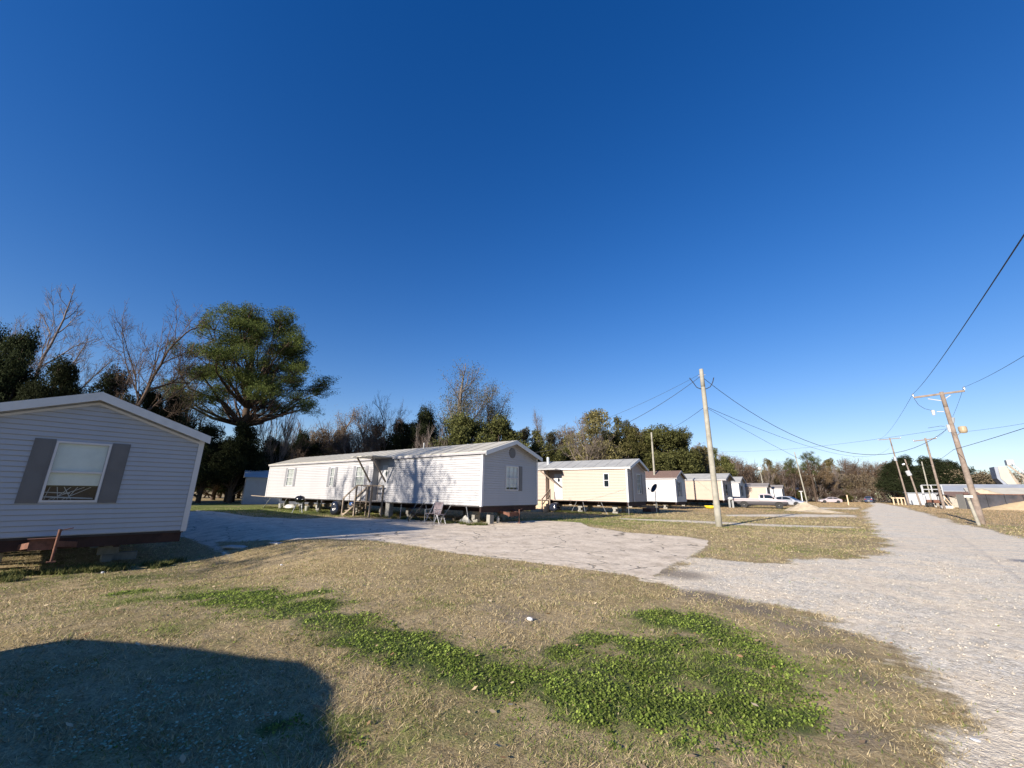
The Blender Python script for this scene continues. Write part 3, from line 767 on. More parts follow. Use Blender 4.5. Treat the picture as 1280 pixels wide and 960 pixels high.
# --- long white home in the middle -------------------------------------------
O2 = (-14.46, 13.07); R2 = math.atan2(.0998, .995)+.012; L2 = 23.2
lh = [(18.85, 19.95, 1.68, 2.98), (13.12, 13.66, 1.68, 2.92), (9.62, 10.62, 1.68, 2.92), (7.36, 8.8, .90, 3.33)]
h2 = home('mobile_home', O2, R2, L2, 4.65, .84, 3.34, 4.06, ('white_siding', 'roof_light'), 'long white mobile home with porch recess and round gable vent beside the concrete drive', long_holes=lh,
          end_holes=[(1.78, 2.86, 1.58, 2.80)], ov=.3, rake='grey_trim', rake2='fascia')
A2 = ((0, 0, 0), (-1, 0, 0), (0, -1, 0)); E2 = ((0, 0, 0), (0, 1, 0), (1, 0, 0))
for q in lh[:3]: window(h2, A2, *q, shut=(1, 1), sw=.3, smat='shutter_light', muntin=(1, 1), cover='curtain')
window(h2, E2, *(1.78, 2.86, 1.58, 2.80), shut=(0, 1), sw=.33, muntin=(2, 1), cover='blind', drop=.1)
def rec(root, a0, a1, z0, z1, dep, wallm, doorm='white_trim', swap=False, door=True):
    m = MB()
    P0, u, nr = A2
    lbox(m, P0, u, nr, a0-.02, a0, z0, z1, -dep, 0); lbox(m, P0, u, nr, a1, a1+.02, z0, z1, -dep, 0)
    lbox(m, P0, u, nr, a0-.02, a1+.02, z0, z1, -dep-.02, -dep); lbox(m, P0, u, nr, a0-.02, a1+.02, z1, z1+.02, -dep, 0)
    m.build('porch_recess', M[wallm], root)
    m = MB(); lbox(m, P0, u, nr, a0-.02, a1+.02, z0-.06, z0, -dep, .0); m.build('porch_floor', M['wood'], root)
    d0 = a0+.12; d1 = d0+.86
    m = MB(); lbox(m, P0, u, nr, d0, d1, z0+.02, z0+2.05, -dep, -dep+.05)
    lbox(m, P0, u, nr, d0+.12, d1-.12, z0+.2, z0+.8, -dep+.05, -dep+.06)
    d = m.build('door', M[doorm], root)
    m = MB()
    c = P = np.array(P0)+np.array(u)*((d0+d1)/2)+np.array(nr)*(-dep+.062)
    m.add([(c[0]-.12, c[1], z0+1.55), (c[0], c[1], z0+1.33), (c[0]+.12, c[1], z0+1.55), (c[0], c[1], z0+1.8)], [(0, 1, 2, 3)]); m.build('door_window', M['dark_glass'], d)
    m = MB(); m.ell((-(d1-.07), dep+(-.05)-.04, z0+1.0), .03, .03, .03); m.build('door_knob', M['steel'], d)
rec(h2, 7.36, 8.8, .90, 3.33, .38, 'white_siding')
# little awning over the porch with two braces
m = MB(); m.box(-8.95, -6.85, -1.45, -.13, 3.31, 3.36); m.build('porch_awning', M['roof_light'], h2)
for (xa, xb) in ((-8.4, -8.85), (-6.95, -7.32)):
    m = MB(); m.bar((xa, -1.42, 3.30), (xb, -.12, 1.95), .05, .09); m.build('awning_brace', M['wood'], h2)
piers(h2, O2, R2, L2, 4.65, .84, 9)
anchors(h2, O2, R2, [(-1.0, .35, -.05), (-2.0, -.7, -.1), (-3.9, .3, -.05), (-4.6, -.6, -.1), (-6.1, .1, .1), (-12.6, .3, 0), (-14.5, -.2, 0), (-15.2, .3, .05), (-17.1, .2, 0), (-19.6, -.7, 0), (-20.8, .6, 0), (-22.4, -.8, 0)], .84)
m = MB(); m.box(-7.3, -6.95, .02, .3, -.02, .82); m.build('corner_pier', M['block'], h2)
hitch(h2, 2.13, .84, .02, .6, .36, .53, .68, .72)
m = MB(); m.cyl((-6.7, 2.0, 3.9), (-6.7, 2.0, 4.38), .04, n=8); m.build('vent_pipe', M['white_plastic'], h2)
m = MB(); n = 22; c = (2.31, 3.475)
pts = [(.03, c[0]+.27*math.cos(2*PI*k/n), c[1]+.27*math.sin(2*PI*k/n)) for k in range(n)]
m.prism([(p[1], p[2]) for p in pts], 'x', .002, .03)
for k in range(6):
    z = c[1]-.21+.07*k; hw = math.sqrt(max(.01, .25**2-(z-c[1])**2)); m.box(.03, .042, c[0]-hw, c[0]+hw, z, z+.03)
m.build('round_vent', M['shutter'], h2)
# timber steps along the wall, landing and rails
st = empty('porch_steps', (O2[0], O2[1], 0), R2, 'weathered wooden porch steps with handrails at the white home', 'steps')
y0, y1 = -.86, -.10
m = MB(); m.box(-9.0, -7.45, y0, y1, .82, .87); m.build('landing', M['wood'], st)
for i in range(4):
    z = .68-.185*i; x = -9.28-.29*i
    m = MB(); m.box(x-.14, x+.14, y0, y1, z-.02, z+.02); m.build('tread', M['wood_light'] if i == 3 else M['wood'], st)
for y in (y0, y1):
    m = MB(); m.bar((-9.0, y, .66), (-10.3, y, -.05), .035, .10); m.build('stringer', M['wood'], st)
    m = MB(); m.bar((-9.0, y, 1.74), (-10.3, y, .98), .04, .08); m.bar((-7.5, y, 1.74), (-9.0, y, 1.74), .04, .08)
    m.build('handrail', M['wood'], st)
    for x, zt_, zb_ in ((-9.0, 1.74, 0), (-7.5, 1.74, 0), (-10.25, 1.0, 0), (-9.65, 1.37, .45), (-8.5, 1.72, .85), (-8.0, 1.72, .85)):
        t = .04 if zb_ == 0 else .014
        m = MB(); m.box(x-t, x+t, y-t, y+t, zb_, zt_); m.build('baluster' if zb_ else 'post', M['wood'], st)
# --- tan home with steps ------------------------------------------------------
O3 = (-14.8, 27.76); R3 = math.radians(8)
h3 = home('mobile_home', O3, R3, 20, 4.1, .92, 3.40, 4.10, ('tan_siding', 'roof_grey'), 'tan mobile home with one narrow side window, pale grey roof and wooden corner porch', long_holes=[(5.45, 7.0, .95, 3.3), (1.42, 1.85, 1.95, 2.98)],
          end_holes=[(1.95, 2.9, 1.5, 3.0)], ov=.3, rake='white_trim', rake2='fascia')
window(h3, A2, 1.42, 1.85, 1.95, 2.98, shut=(0, 0), cover=None, pane='dark_glass')
window(h3, E2, 1.95, 2.9, 1.5, 3.0, shut=(0, 1), sw=.35, cover='curtain', drop=.2, muntin=(1, 1))
m = MB(); m.box(.02, .09, 1.0, 1.07, .92, 3.35); m.build('downpipe', M['white_trim'], h3)
rec(h3, 5.45, 7.0, .95, 3.3, .5, 'tan_siding')
m = MB(); m.box(-7.2, -5.4, -1.25, -.13, 3.28, 3.33); m.build('porch_awning', M['grey_metal'], h3)
m = MB(); m.bar((-6.9, -1.2, 3.27), (-5.5, -.12, 1.9), .05, .09); m.build('awning_brace', M['wood'], h3)
m = MB(); m.cyl((-7.6, 1.4, 3.8), (-7.6, 1.4, 4.5), .13, n=10); m.build('roof_vent', M['steel'], h3)
piers(h3, O3, R3, 20, 4.1, .92, 7)
anchors(h3, O3, R3, [(-.05, .02, 0), (-3.7, .25, 0), (-4.2, -.5, 0), (-6.9, .2, 0), (-2.2, .5, 0)], .92)
st = empty('porch_steps', (O3[0], O3[1], 0), R3, 'tan wooden box steps with a dark rail at the tan home', 'steps')
for i in range(4):
    m = MB(); m.box(-7.6-.0+.0, -6.55, -.45-.3*i-.0, -.13 if i == 0 else -.45-.3*(i-1), -.02, .84-.2*i); m.build('step', M['wood_light'], st)
for x in (-6.5,):
    m = MB(); m.bar((x, -.2, 1.75), (x, -1.4, 1.0), .05, .08); m.bar((x, -.2, 1.3), (x, -1.4, .55), .04, .07); m.build('handrail', M['wood'], st)
    for y, z in ((-.2, 1.8), (-1.4, 1.05)):
        m = MB(); m.box(x-.045, x+.045, y-.045, y+.045, -.02, z); m.build('post', M['wood'], st)
m = MB(); m.box(.5, 1.25, 2.5, 4.2, .0, .34); o = m.build('brick_planter', M['rust'], None, bevel=.02)
p = G(814, 640); o.location = (p[0]-.9, p[1]-3.3, 0); tag(o, 'low rusty red box below the tan home gable', 'planter')
# --- white home with brown shingle roof ---------------------------------------
O4 = (-17.5, 43.0); R4 = math.radians(5)
h4 = home('mobile_home', O4, R4, 18, 3.4, .75, 3.20, 3.95, ('white_siding', 'roof_brown'), 'small white mobile home with brown shingle roof and dark gable window', end_holes=[(.95, 1.75, 1.3, 2.8)], ov=.25, ribs=False, rake='grey_trim', rake2='grey_trim', lap=.16)
window(h4, E2, .95, 1.75, 1.3, 2.8, shut=(1, 1), sw=.3, cover=None, muntin=(1, 1))
piers(h4, O4, R4, 18, 3.4, .75, 5)
m = MB(); m.box(.0, .03, 1.55, 1.85, 3.45, 3.6); m.build('gable_vent', M['shutter'], h4)
# --- second tan home behind the pole ------------------------------------------
O5 = (-16.75, 55.8); R5 = math.radians(3)
h5 = home('mobile_home', O5, R5, 18, 4.4, .9, 3.40, 4.2, ('beige_siding', 'roof_grey'), 'beige mobile home behind the pale leaning utility pole', end_holes=[(1.3, 2.5, 1.4, 2.9)], ov=.5, ribs=False, rake='grey_trim', rake2='grey_trim', lap=.16)
window(h5, E2, 1.3, 2.5, 1.4, 2.9, shut=(1, 1), sw=.35, cover=None)
piers(h5, O5, R5, 18, 4.4, .9, 5)
# --- far homes ------------------------------------------------------------------
def far_home(px, py, wall, roof, label, Wd=4.2, zt=3.4, za=4.15, L=18, ov=.3, wn=True, rz=4, **k):
    d = ray(px, py); D = (zt-CAMZ)/d[2]*math.hypot(d[0], d[1]); p = AT(px, py, D)
    r = home('mobile_home', (p[0], p[1]), math.radians(rz), L, Wd, .9, zt, za, (wall, roof), label, end_holes=[(1.3, 2.5, 1.4, 2.9)] if wn else [], ov=ov, ribs=False, rake='grey_trim', rake2='grey_trim', lap=.2, **k)
    if wn: window(r, E2, 1.3, 2.5, 1.4, 2.9, shut=(1, 1), sw=.3, cover=None)
    piers(r, (p[0], p[1]), math.radians(rz), L, Wd, .9, 4)
    return r
far_home(922.6, 602.8, 'white_siding', 'roof_grey', 'narrow white home end with dark window just left of the pickup cab', zt=3.35)
far_home(957.8, 608.4, 'beige_siding', 'roof_darkgrey', 'beige mobile home with dark roof directly behind the pickup truck')
far_home(976.6, 610.2, 'white_siding', 'roof_darkgrey', 'white mobile home with dark roof above the pickup hood')
far_home(996.4, 612.6, 'tan_siding', 'roof_light', 'farthest tan mobile home beside the thin leaning pole', wn=False)
m = MB(); m.box(-.1, .1, -.1, .1, 0, 2.6); m.box(-.4, .4, -.3, .3, 2.6, 2.75); p = G(1003.5, 628.5)
o = m.build('white_post', M['white_trim'], None, bevel=.03); o.location = (p[0], p[1], 0); tag(o, 'white capped porch post past the farthest tan home', 'post')
# --- shed at the left tree edge ------------------------------------------------
p = AT(304, 621, 47)
sh = empty('storage_shed', (p[0], p[1], 0), math.radians(-12), 'low grey metal shed under the pine with sunlit white end', 'shed')
m = MB(); m.box(0, .1, 0, 9.5, 0, 2.5); m.box(-6, 0, 0, .1, 0, 2.5); m.box(-6, 0, 9.4, 9.5, 0, 2.5); m.box(-6, -5.9, 0.1, 9.4, 0, 2.5); m.build('wall', M['metal_sheet'], sh)
m = MB(); m.prism([(-6.3, 2.5), (.3, 2.5), (-3, 3.3)], 'y', -.2, 9.8); m.build('roof', M['white_trim'], sh)
# ------------------------------------------------------------------ trees
def tubes(S, n):
    """S: rows of p0(3) p1(3) r0 r1 -> open tubes"""
    S = np.asarray(S, float); p0 = S[:, 0:3]; p1 = S[:, 3:6]; r0 = S[:, 6]; r1 = S[:, 7]
    d = p1-p0; d = d/np.maximum(np.linalg.norm(d, axis=1, keepdims=True), 1e-9)
    u = np.where(np.abs(d[:, 2:3]) < .9, np.array([[0, 0, 1.]]), np.array([[1., 0, 0]]))
    a = np.cross(d, u); a /= np.linalg.norm(a, axis=1, keepdims=True); b = np.cross(d, a)
    t = np.arange(n)*2*PI/n; ca = np.cos(t)[None, :, None]; sa = np.sin(t)[None, :, None]
    ring = a[:, None]*ca+b[:, None]*sa
    V = np.concatenate([p0[:, None]-d[:, None]*r0[:, None, None]*.3+ring*r0[:, None, None], p1[:, None]+ring*r1[:, None, None]], 1)
    k = np.arange(n); f = np.stack([k, (k+1) % n, (k+1) % n+n, k+n], -1)
    F = (f[None]+(np.arange(len(S))*2*n)[:, None, None]).reshape(-1, 4)
    return V.reshape(-1, 3), F
def skel_mesh(segs):
    segs = np.array(segs); thick = segs[:, 6] > segs[:, 6].max()*.22
    Vs = []; Fs = []; b = 0
    for sel, n in ((thick, 8), (~thick, 3)):
        if sel.any():
            V, F = tubes(segs[sel], n); Vs.append(V); Fs.append(F+b); b += len(V)
    return np.concatenate(Vs), np.concatenate(Fs)
def rvec(rng, s): return rng.normal(0, s, 3)
def limb(rng, p, d, L, r, segs, wob=.12, nseg=4, up=.05, taper=.55):
    """curved limb; returns list of (point, direction, radius)"""
    out = [(p, d, r)]
    for i in range(nseg):
        d = nrm(d+rvec(rng, wob)+np.array([0, 0, up])); q = p+d*(L/nseg); r2 = r*(1-(1-taper)/nseg)
        segs.append((*p, *q, r, r2)); p, r = q, r2; out.append((p, d, r))
    return out
def side(rng, d, ang):
    a = np.cross(d, rvec(rng, 1)); a = nrm(a); return nrm(d*math.cos(ang)+a*math.sin(ang))
def bare(seed, H=12., spread=.75, fork=.3, trunk=.22, levels=4, kids=(7, 5, 5, 4), up=.1, ang=(.5, 1.0), rmin=.010, wob=.13, multi=1):
    rng = np.random.default_rng(seed); segs = []; tips = []
    def rec_(p, d, L, r, lv):
        pts = limb(rng, p, d, L, max(r, rmin), segs, wob if lv else wob*.4, 4 if lv < 3 else 3, up)
        if lv >= levels: tips.append(pts[-1][0]); tips.append(pts[-2][0]); return
        k = kids[min(lv, len(kids)-1)]
        for i in range(k):
            t = rng.uniform(.25 if lv else fork, 1)*(len(pts)-1); j = min(int(t), len(pts)-2); f = t-j
            q = pts[j][0]*(1-f)+pts[j+1][0]*f; dd = side(rng, pts[j][1], rng.uniform(*ang))
            dd = nrm(dd+np.array([0, 0, .12]))
            rr = pts[j][2]*rng.uniform(.4, .6)
            rec_(q, dd, L*rng.uniform(.42, .68)*(spread if lv == 0 else .95), rr, lv+1)
        rec_(pts[-1][0], pts[-1][1], L*.5, pts[-1][2], lv+1)
    for m in range(multi):
        d0 = nrm([rng.normal(0, .08 if multi == 1 else .28), rng.normal(0, .08 if multi == 1 else .28), 1])
        rec_(np.array([rng.normal(0, .15)*(multi > 1), rng.normal(0, .15)*(multi > 1), -.2]), d0, H*.62, trunk/(multi**.4), 0)
    return np.array(segs), np.array(tips)
def leaves(P, size, rng, c0, c1, asp=.6, jitter=.3, dark=None, flat=0.):
    n = len(P); a = rng.normal(0, 1, (n, 3)); a[:, 2] *= 1-flat; a /= np.linalg.norm(a, axis=1, keepdims=True)
    b = np.cross(a, rng.normal(0, 1, (n, 3))); b /= np.linalg.norm(b, axis=1, keepdims=True)
    s = size*(1+rng.uniform(-jitter, jitter, (n, 1)))
    A = a*s; B = b*s*asp
    V = np.stack([P-A, P-B*.9+A*.1, P+A, P+B*.9-A*.1], 1).reshape(-1, 3)
    t = rng.random((n, 1)); col = np.array(c0)*(1-t)+np.array(c1)*t
    return V, np.arange(4*n).reshape(-1, 4), np.repeat(col, 4, 0)
def shell(rng, lobes, n, squash=1, inner=.45):
    """points in the outer part of a set of lobes (x y z r)"""
    L = np.array(lobes); w = L[:, 3]**2; w /= w.sum()
    k = rng.choice(len(L), n, p=w); d = rng.normal(0, 1, (n, 3)); d /= np.linalg.norm(d, axis=1, keepdims=True)
    bumps = 1+.18*np.sin(d[:, 0]*5+k)+.15*np.sin(d[:, 1]*6+k*2)+.12*np.sin(d[:, 2]*7+k)
    r = L[k, 3]*(inner+(1-inner)*rng.random(n)**.5)*bumps*rng.uniform(.85, 1.12, n)
    P = L[k, :3]+d*r[:, None]*np.array([1, 1, squash]); return P, k
PROTO = {}
def reg(kind, Vt, Ft, bark, Vc=None, Fc=None, cc=None, size=None):
    """remember meshes and their extents so that copies can be scaled to fit"""
    allv = Vt if Vc is None else np.concatenate([Vt, Vc])
    PROTO[kind] = dict(t=(Vt, Ft, bark), c=None if Vc is None else (Vc, Fc, cc), h=np.percentile(allv[:, 2], 99.7), w=np.percentile(np.abs(allv[:, :2]), 98)*2, obj=None)
def make_tree(kind, x, y, top, width, label, name=None, group=None, lean=0, z0=0., rot=None, cat='tree'):
    p = PROTO[kind]
    if p['obj'] is None:
        root = empty(name or 'tree', (0, 0, 0)); Vt, Ft, bk = p['t']
        np_obj('trunk', Vt, Ft, M[bk], root, smooth=True)
        if p['c'] is not None: np_obj('crown', *p['c'][:2], M['leaf'], root, cols=p['c'][2])
        p['obj'] = root; o = root
    else:
        o = copy_tree(p['obj'])
        o.name = name or 'tree'
        for k in ('group',):
            if k in o: del o[k]
    o.location = (x, y, z0-.1); sx = width/p['w']; sz = (top-z0+.1)/p['h']
    o.scale = (sx, sx, sz); o.rotation_euler = (0, lean, (random.uniform(0, 2*PI) if rot is None else rot))
    tag(o, label, cat, group); return o
# broadleaf evergreens: round, many lobes
def oak(kind, seed, n, c0, c1, size=.22, lobes=26, bark='bark', squash=.85, shape=1.0, inner=.4, gap=0.):
    rng = np.random.default_rng(seed); segs = []; LB = []
    H = 10.
    tr = limb(rng, np.array([0, 0, -.2]), np.array([0, 0, 1.]), H*.42, .34, segs, .06, 4, 0, .7)
    top = tr[-1][0]
    for i in range(lobes):
        z = rng.uniform(.22, .93)*H; k = math.sin(min(1, max(.12, (1-z/H)*1.55))*PI/2)**.8
        a = rng.uniform(0, 2*PI); rr = 3.9*k*shape*math.sqrt(rng.random())
        r = rng.uniform(.9, 1.65)*(1.0 if z < .8*H else .8)
        LB.append((rr*math.cos(a), rr*math.sin(a), z, r))
        b = tr[rng.integers(1, 5)][0]; c = np.array(LB[-1][:3]); mid = (b+c)/2+rvec(rng, .3)
        segs += [(*b, *mid, .13, .08), (*mid, *c, .08, .03)]
        for _ in range(3):
            e = c+rvec(rng, r*.5); segs.append((*c, *e, .03, .012))
    P, k = shell(rng, LB, n, squash, inner)
    if gap: P = P[fbm(P[:, 0]*.9+P[:, 1]*.5, P[:, 2]*.9+P[:, 1]*.4, seed) > gap]
    P = P[P[:, 2] > .3]
    V, F, c = leaves(P, size, rng, c0, c1, .55)
    tone = (.6+.8*fbm(P[:, 0]*.6+P[:, 1]*.3, P[:, 2]*.6+P[:, 1]*.5, seed+5))[:, None]
    c = c*np.repeat(tone, 4, 0)
    reg(kind, *skel_mesh(segs), bark, V, F, c)
oak('oak_a', 1, 40000, (.034, .037, .013), (.135, .135, .048), size=.12, lobes=38)
oak('oak_b', 2, 36000, (.04, .045, .015), (.16, .155, .055), size=.12, lobes=30, gap=.34)
oak('olive', 3, 32000, (.07, .062, .026), (.22, .185, .085), size=.11, lobes=30, gap=.42, bark='bark_grey')
oak('cedar', 4, 60000, (.012, .017, .008), (.045, .055, .025), size=.09, lobes=34, shape=.85)
oak('rust', 6, 24000, (.10, .07, .04), (.25, .18, .11), size=.10, lobes=30, gap=.47, bark='bark_grey')
# leafless trees
s, t = bare(11, 12, .9, .25, .20, 5, (8, 5, 4, 4, 3), rmin=.008); reg('bare_a', *skel_mesh(s), 'bark_grey')
s, t = bare(12, 12, .75, .3, .19, 5, (8, 5, 4, 3, 3), up=.14, rmin=.008); reg('bare_b', *skel_mesh(s), 'bark_grey')
s, t = bare(14, 12, .85, .2, .2, 5, (9, 5, 4, 3, 3), up=.06, ang=(.6, 1.15), wob=.17, rmin=.008); reg('bare_c', *skel_mesh(s), 'bark')
s, t = bare(15, 10, .7, .2, .13, 3, (7, 6, 5), up=.2, ang=(.3, .7), multi=4, rmin=.013); reg('thicket', *skel_mesh(s), 'bark_grey')
s, t = bare(18, 10, .7, .2, .13, 3, (7, 6, 5), up=.16, ang=(.35, .85), multi=3, rmin=.013); reg('thicket_b', *skel_mesh(s), 'bark')
def thin(kind, seed, c0, c1, per, size, sig, **k):
    rng = np.random.default_rng(seed); s, t = bare(seed, **k)
    P = np.repeat(t, per, 0)+rng.normal(0, sig, (len(t)*per, 3)); V, F, c = leaves(P, size, rng, c0, c1, .6)
    reg(kind, *skel_mesh(s), 'bark_grey', V, F, c)
thin('thin_green', 21, (.10, .11, .05), (.22, .22, .12), 7, .055, .35, H=12, spread=.8, kids=(8, 5, 4, 3), up=.12)
thin('thin_brown', 22, (.10, .07, .05), (.22, .16, .11), 4, .06, .32, H=11, spread=.8, kids=(7, 5, 4, 3), up=.12)
thin('thin_olive', 23, (.07, .07, .03), (.17, .16, .07), 7, .065, .35, H=11, spread=.85, kids=(8, 5, 4, 3), up=.08)
thin('brushwood', 24, (.10, .065, .045), (.21, .145, .10), 5, .06, .3, H=9, spread=.7, kids=(7, 6, 4), levels=3, up=.18, ang=(.3, .8), multi=3)
# the big pine: heavy spreading limbs carrying flat needle clouds
def pine(kind, seed, H=18., lobes=110, n=170000, bole=.34):
    rng = np.random.default_rng(seed); segs = []; LB = []
    tr = limb(rng, np.array([0, 0, -.2]), nrm([.02, 0, 1]), H*.86, .42, segs, .035, 9, 0, .28)
    for i in range(lobes):
        u = (i+.5)/lobes; z = H*(bole+.12+(.97-bole-.12)*u); k = math.sin(PI*min(1, .22+.78*(1-u)**.9)*.5)*(1 if u > .1 else .95)
        a = i*2.4+rng.normal(0, .3); rr = H*.37*k*(rng.uniform(.35, 1.0))
        c = np.array([rr*math.cos(a), rr*math.sin(a), z+rng.normal(0, .4)])
        r = rng.uniform(.9, 1.55)*(1 if u < .85 else .85); LB.append((*c, r))
        zb = H*(bole-.02)+(z-H*bole)*.55; j = min(8, max(0, int(zb/(H*.86)*9))); b = tr[j][0]
        m1 = b*.6+c*.4+np.array([0, 0, -.25])+rvec(rng, .35); m2 = b*.25+c*.75+np.array([0, 0, -.1])+rvec(rng, .3)
        w = .12*(1-u*.5)*(1.4 if i % 4 == 0 else .8)
        segs += [(*b, *m1, w, w*.75), (*m1, *m2, w*.75, w*.45), (*m2, *c, w*.45, .04)]
        for _ in range(7):
            e = c+rvec(rng, r*.55)*np.array([1, 1, .4]); segs.append((*m2*.4+c*.6, *e, .035, .012))
    P, k = shell(rng, LB, n, .5, .25)
    P = P[fbm(P[:, 0]*1.3+P[:, 1]*.9, P[:, 2]*1.9+P[:, 1]*.7, seed) > .445]
    P = P+rng.normal(0, .10, P.shape)
    V, F, c = leaves(P, .11, rng, (.035, .055, .016), (.135, .155, .045), .20)
    c = c*np.repeat((.6+.8*fbm(P[:, 0]*.7, P[:, 2]*.9+P[:, 1]*.5, seed+2))[:, None], 4, 0)
    reg(kind, *skel_mesh(segs), 'bark_pine', V, F, c)
pine('pine', 31)
pine('pine_small', 33, 14., 34, 30000, .5)

def plant(kind, px, ty, wpx, depth, label, name='tree', group=None, dpx=0, rot=None):
    """bearing px, crown top at (px, ty) in the photograph, width in pixels, depth in metres"""
    bx = px-(VX-px)/(hl(px)-VY)*(hl(px)-ty)*.68
    g = DEPTH(bx, depth); top = ZAT(px+dpx, ty, g[0], g[1])
    return make_tree(kind, g[0], g[1], top, wpx/FPX*depth*.97, label, name, group, z0=0, rot=rot)
# left group (seen over the nearest home)
plant('bare_a', 56, 350, 135, 36, 'tall leafless tree at the far left behind the dark evergreens', 'bare_tree')
plant('bare_c', 172, 374, 125, 34, 'leafless spreading tree standing between the far left trees and the big pine', 'bare_tree')
plant('cedar', 14, 414, 80, 30, 'near black evergreen at the left edge, tallest of the dark ones', 'evergreen_tree')
plant('cedar', 62, 448, 74, 29, 'dark evergreen with sloping top behind the nearest home roof', 'evergreen_tree')
plant('cedar', -36, 402, 100, 30, 'dark evergreen cut by the left edge of the view', 'evergreen_tree')
plant('cedar', 136, 462, 66, 38, 'small dark evergreen below the leafless spreading tree', 'evergreen_tree')
plant('cedar', 178, 486, 60, 36, 'low dark evergreen over the ridge of the nearest home', 'evergreen_tree')
plant('cedar', 218, 492, 56, 38, 'low dark evergreen left of the big pine', 'evergreen_tree')
plant('thin_olive', 240, 468, 80, 40, 'thin olive leaved tree leaning against the left side of the big pine', 'tree')
plant('pine', 316, 389, 176, 44, 'big spreading pine, tallest tree left of the long white home', 'pine_tree', rot=1.0)
plant('cedar', 262, 532, 64, 40, 'dark evergreen undergrowth under the left side of the pine', 'evergreen_tree')
plant('cedar', 300, 530, 66, 41, 'dark evergreen wrapped round the foot of the pine', 'evergreen_tree')
plant('cedar', 336, 548, 50, 48, 'dark evergreen right of the pine trunk behind the shed', 'evergreen_tree')
plant('cedar', 276, 556, 60, 50, 'dark evergreen behind the grey shed', 'evergreen_tree')
plant('thicket', 345, 500, 62, 47, 'pale leafless saplings rising under the right limbs of the pine', 'bare_tree')
plant('thicket_b', 376, 534, 60, 60, 'leafless brush above the left end of the long white home', 'bare_tree')
plant('cedar', 376, 540, 34, 56, 'small round green tree above the left end of the long white home', 'evergreen_tree')
plant('thicket_b', 402, 526, 60, 62, 'tangled leafless tree above the long white home left windows', 'bare_tree')
plant('thin_brown', 430, 508, 62, 62, 'pale thin crowned tree above the middle of the long white home', 'tree')
for kd_, px_, ty_, w_ in (('rust', 418, 533, 52), ('thin_brown', 452, 514, 56), ('olive', 470, 530, 48), ('olive', 514, 528, 52), ('thin_olive', 545, 508, 56), ('rust', 392, 536, 46)):
    plant(kd_, px_, ty_, w_, 60, 'olive brown winter tree in the wood behind the long white home', 'tree', 'olive brown trees behind the long white home')
for px_, ty_ in ((352, 546), (384, 548), (412, 544), (438, 546), (466, 542), (508, 548), (548, 545)):
    plant('brushwood' if px_ % 4 else 'thicket_b', px_, ty_, 62, 55, 'dense brown brush rising just above the long white home roof', 'bush', 'brown brush behind the long white home')
plant('bare_b', 458, 512, 54, 60, 'leafless tree just right of the pale thin crowned one', 'bare_tree')
plant('bare_c', 488, 492, 56, 52, 'dark leafless tree with crooked limbs over the porch of the white home', 'bare_tree')
plant('cedar', 497, 526, 50, 54, 'dark evergreen directly over the porch roof', 'evergreen_tree')
plant('cedar', 528, 512, 50, 55, 'vine covered dark evergreen left of the tall thin crowned tree', 'evergreen_tree')
plant('thicket', 540, 532, 50, 46, 'pale bare stems behind the white home roof', 'bare_tree')
plant('thin_green', 572, 459, 100, 58, 'tall thin crowned tree rising above the dark evergreens at the white home', 'tree')
plant('thin_olive', 606, 476, 68, 60, 'second thin crowned tree on the right of the tallest one', 'tree')
plant('oak_a', 580, 520, 90, 50, 'dense dark green tree right behind the white home ridge', 'evergreen_tree')
plant('oak_a', 625, 523, 76, 52, 'dense green tree behind the round vent gable', 'evergreen_tree')
plant('oak_b', 664, 540, 66, 56, 'lower green tree between the white and tan homes', 'evergreen_tree')
plant('thin_brown', 673, 513, 26, 78, 'slender pale tree standing alone above the gap between white and tan homes', 'tree')
plant('bare_b', 700, 533, 44, 72, 'leafless tree above the left part of the tan home roof', 'bare_tree')
plant('oak_b', 712, 548, 54, 64, 'olive green tree above the tan home vent pipe', 'evergreen_tree')
plant('olive', 746, 513, 84, 62, 'large brown and green tree behind the tan home', 'tree')
plant('bare_a', 735, 520, 60, 58, 'leafless tree in front of the large brown and green one', 'bare_tree')
plant('oak_b', 782, 528, 62, 64, 'dull green tree between the large brown one and the thin pole', 'evergreen_tree')
plant('oak_a', 822, 534, 86, 66, 'wide dark oak behind the small white home', 'evergreen_tree')
plant('oak_a', 850, 538, 56, 68, 'dark oak just left of the pale leaning pole', 'evergreen_tree')
plant('olive', 880, 558, 50, 74, 'olive tree behind the pale leaning pole', 'tree')
for kd_, px_, ty_, w_, d_ in (('olive', 690, 540, 56, 74), ('rust', 712, 536, 50, 72), ('oak_b', 768, 524, 56, 70), ('olive', 792, 533, 50, 72), ('olive', 655, 536, 50, 70), ('rust', 868, 556, 44, 80), ('oak_b', 896, 562, 40, 84), ('olive', 808, 540, 46, 76), ('olive', 838, 548, 50, 80)):
    plant(kd_, px_, ty_, w_, d_, 'mixed olive and brown tree in the wood behind the tan and small white homes', 'tree', 'olive brown trees behind the tan home')
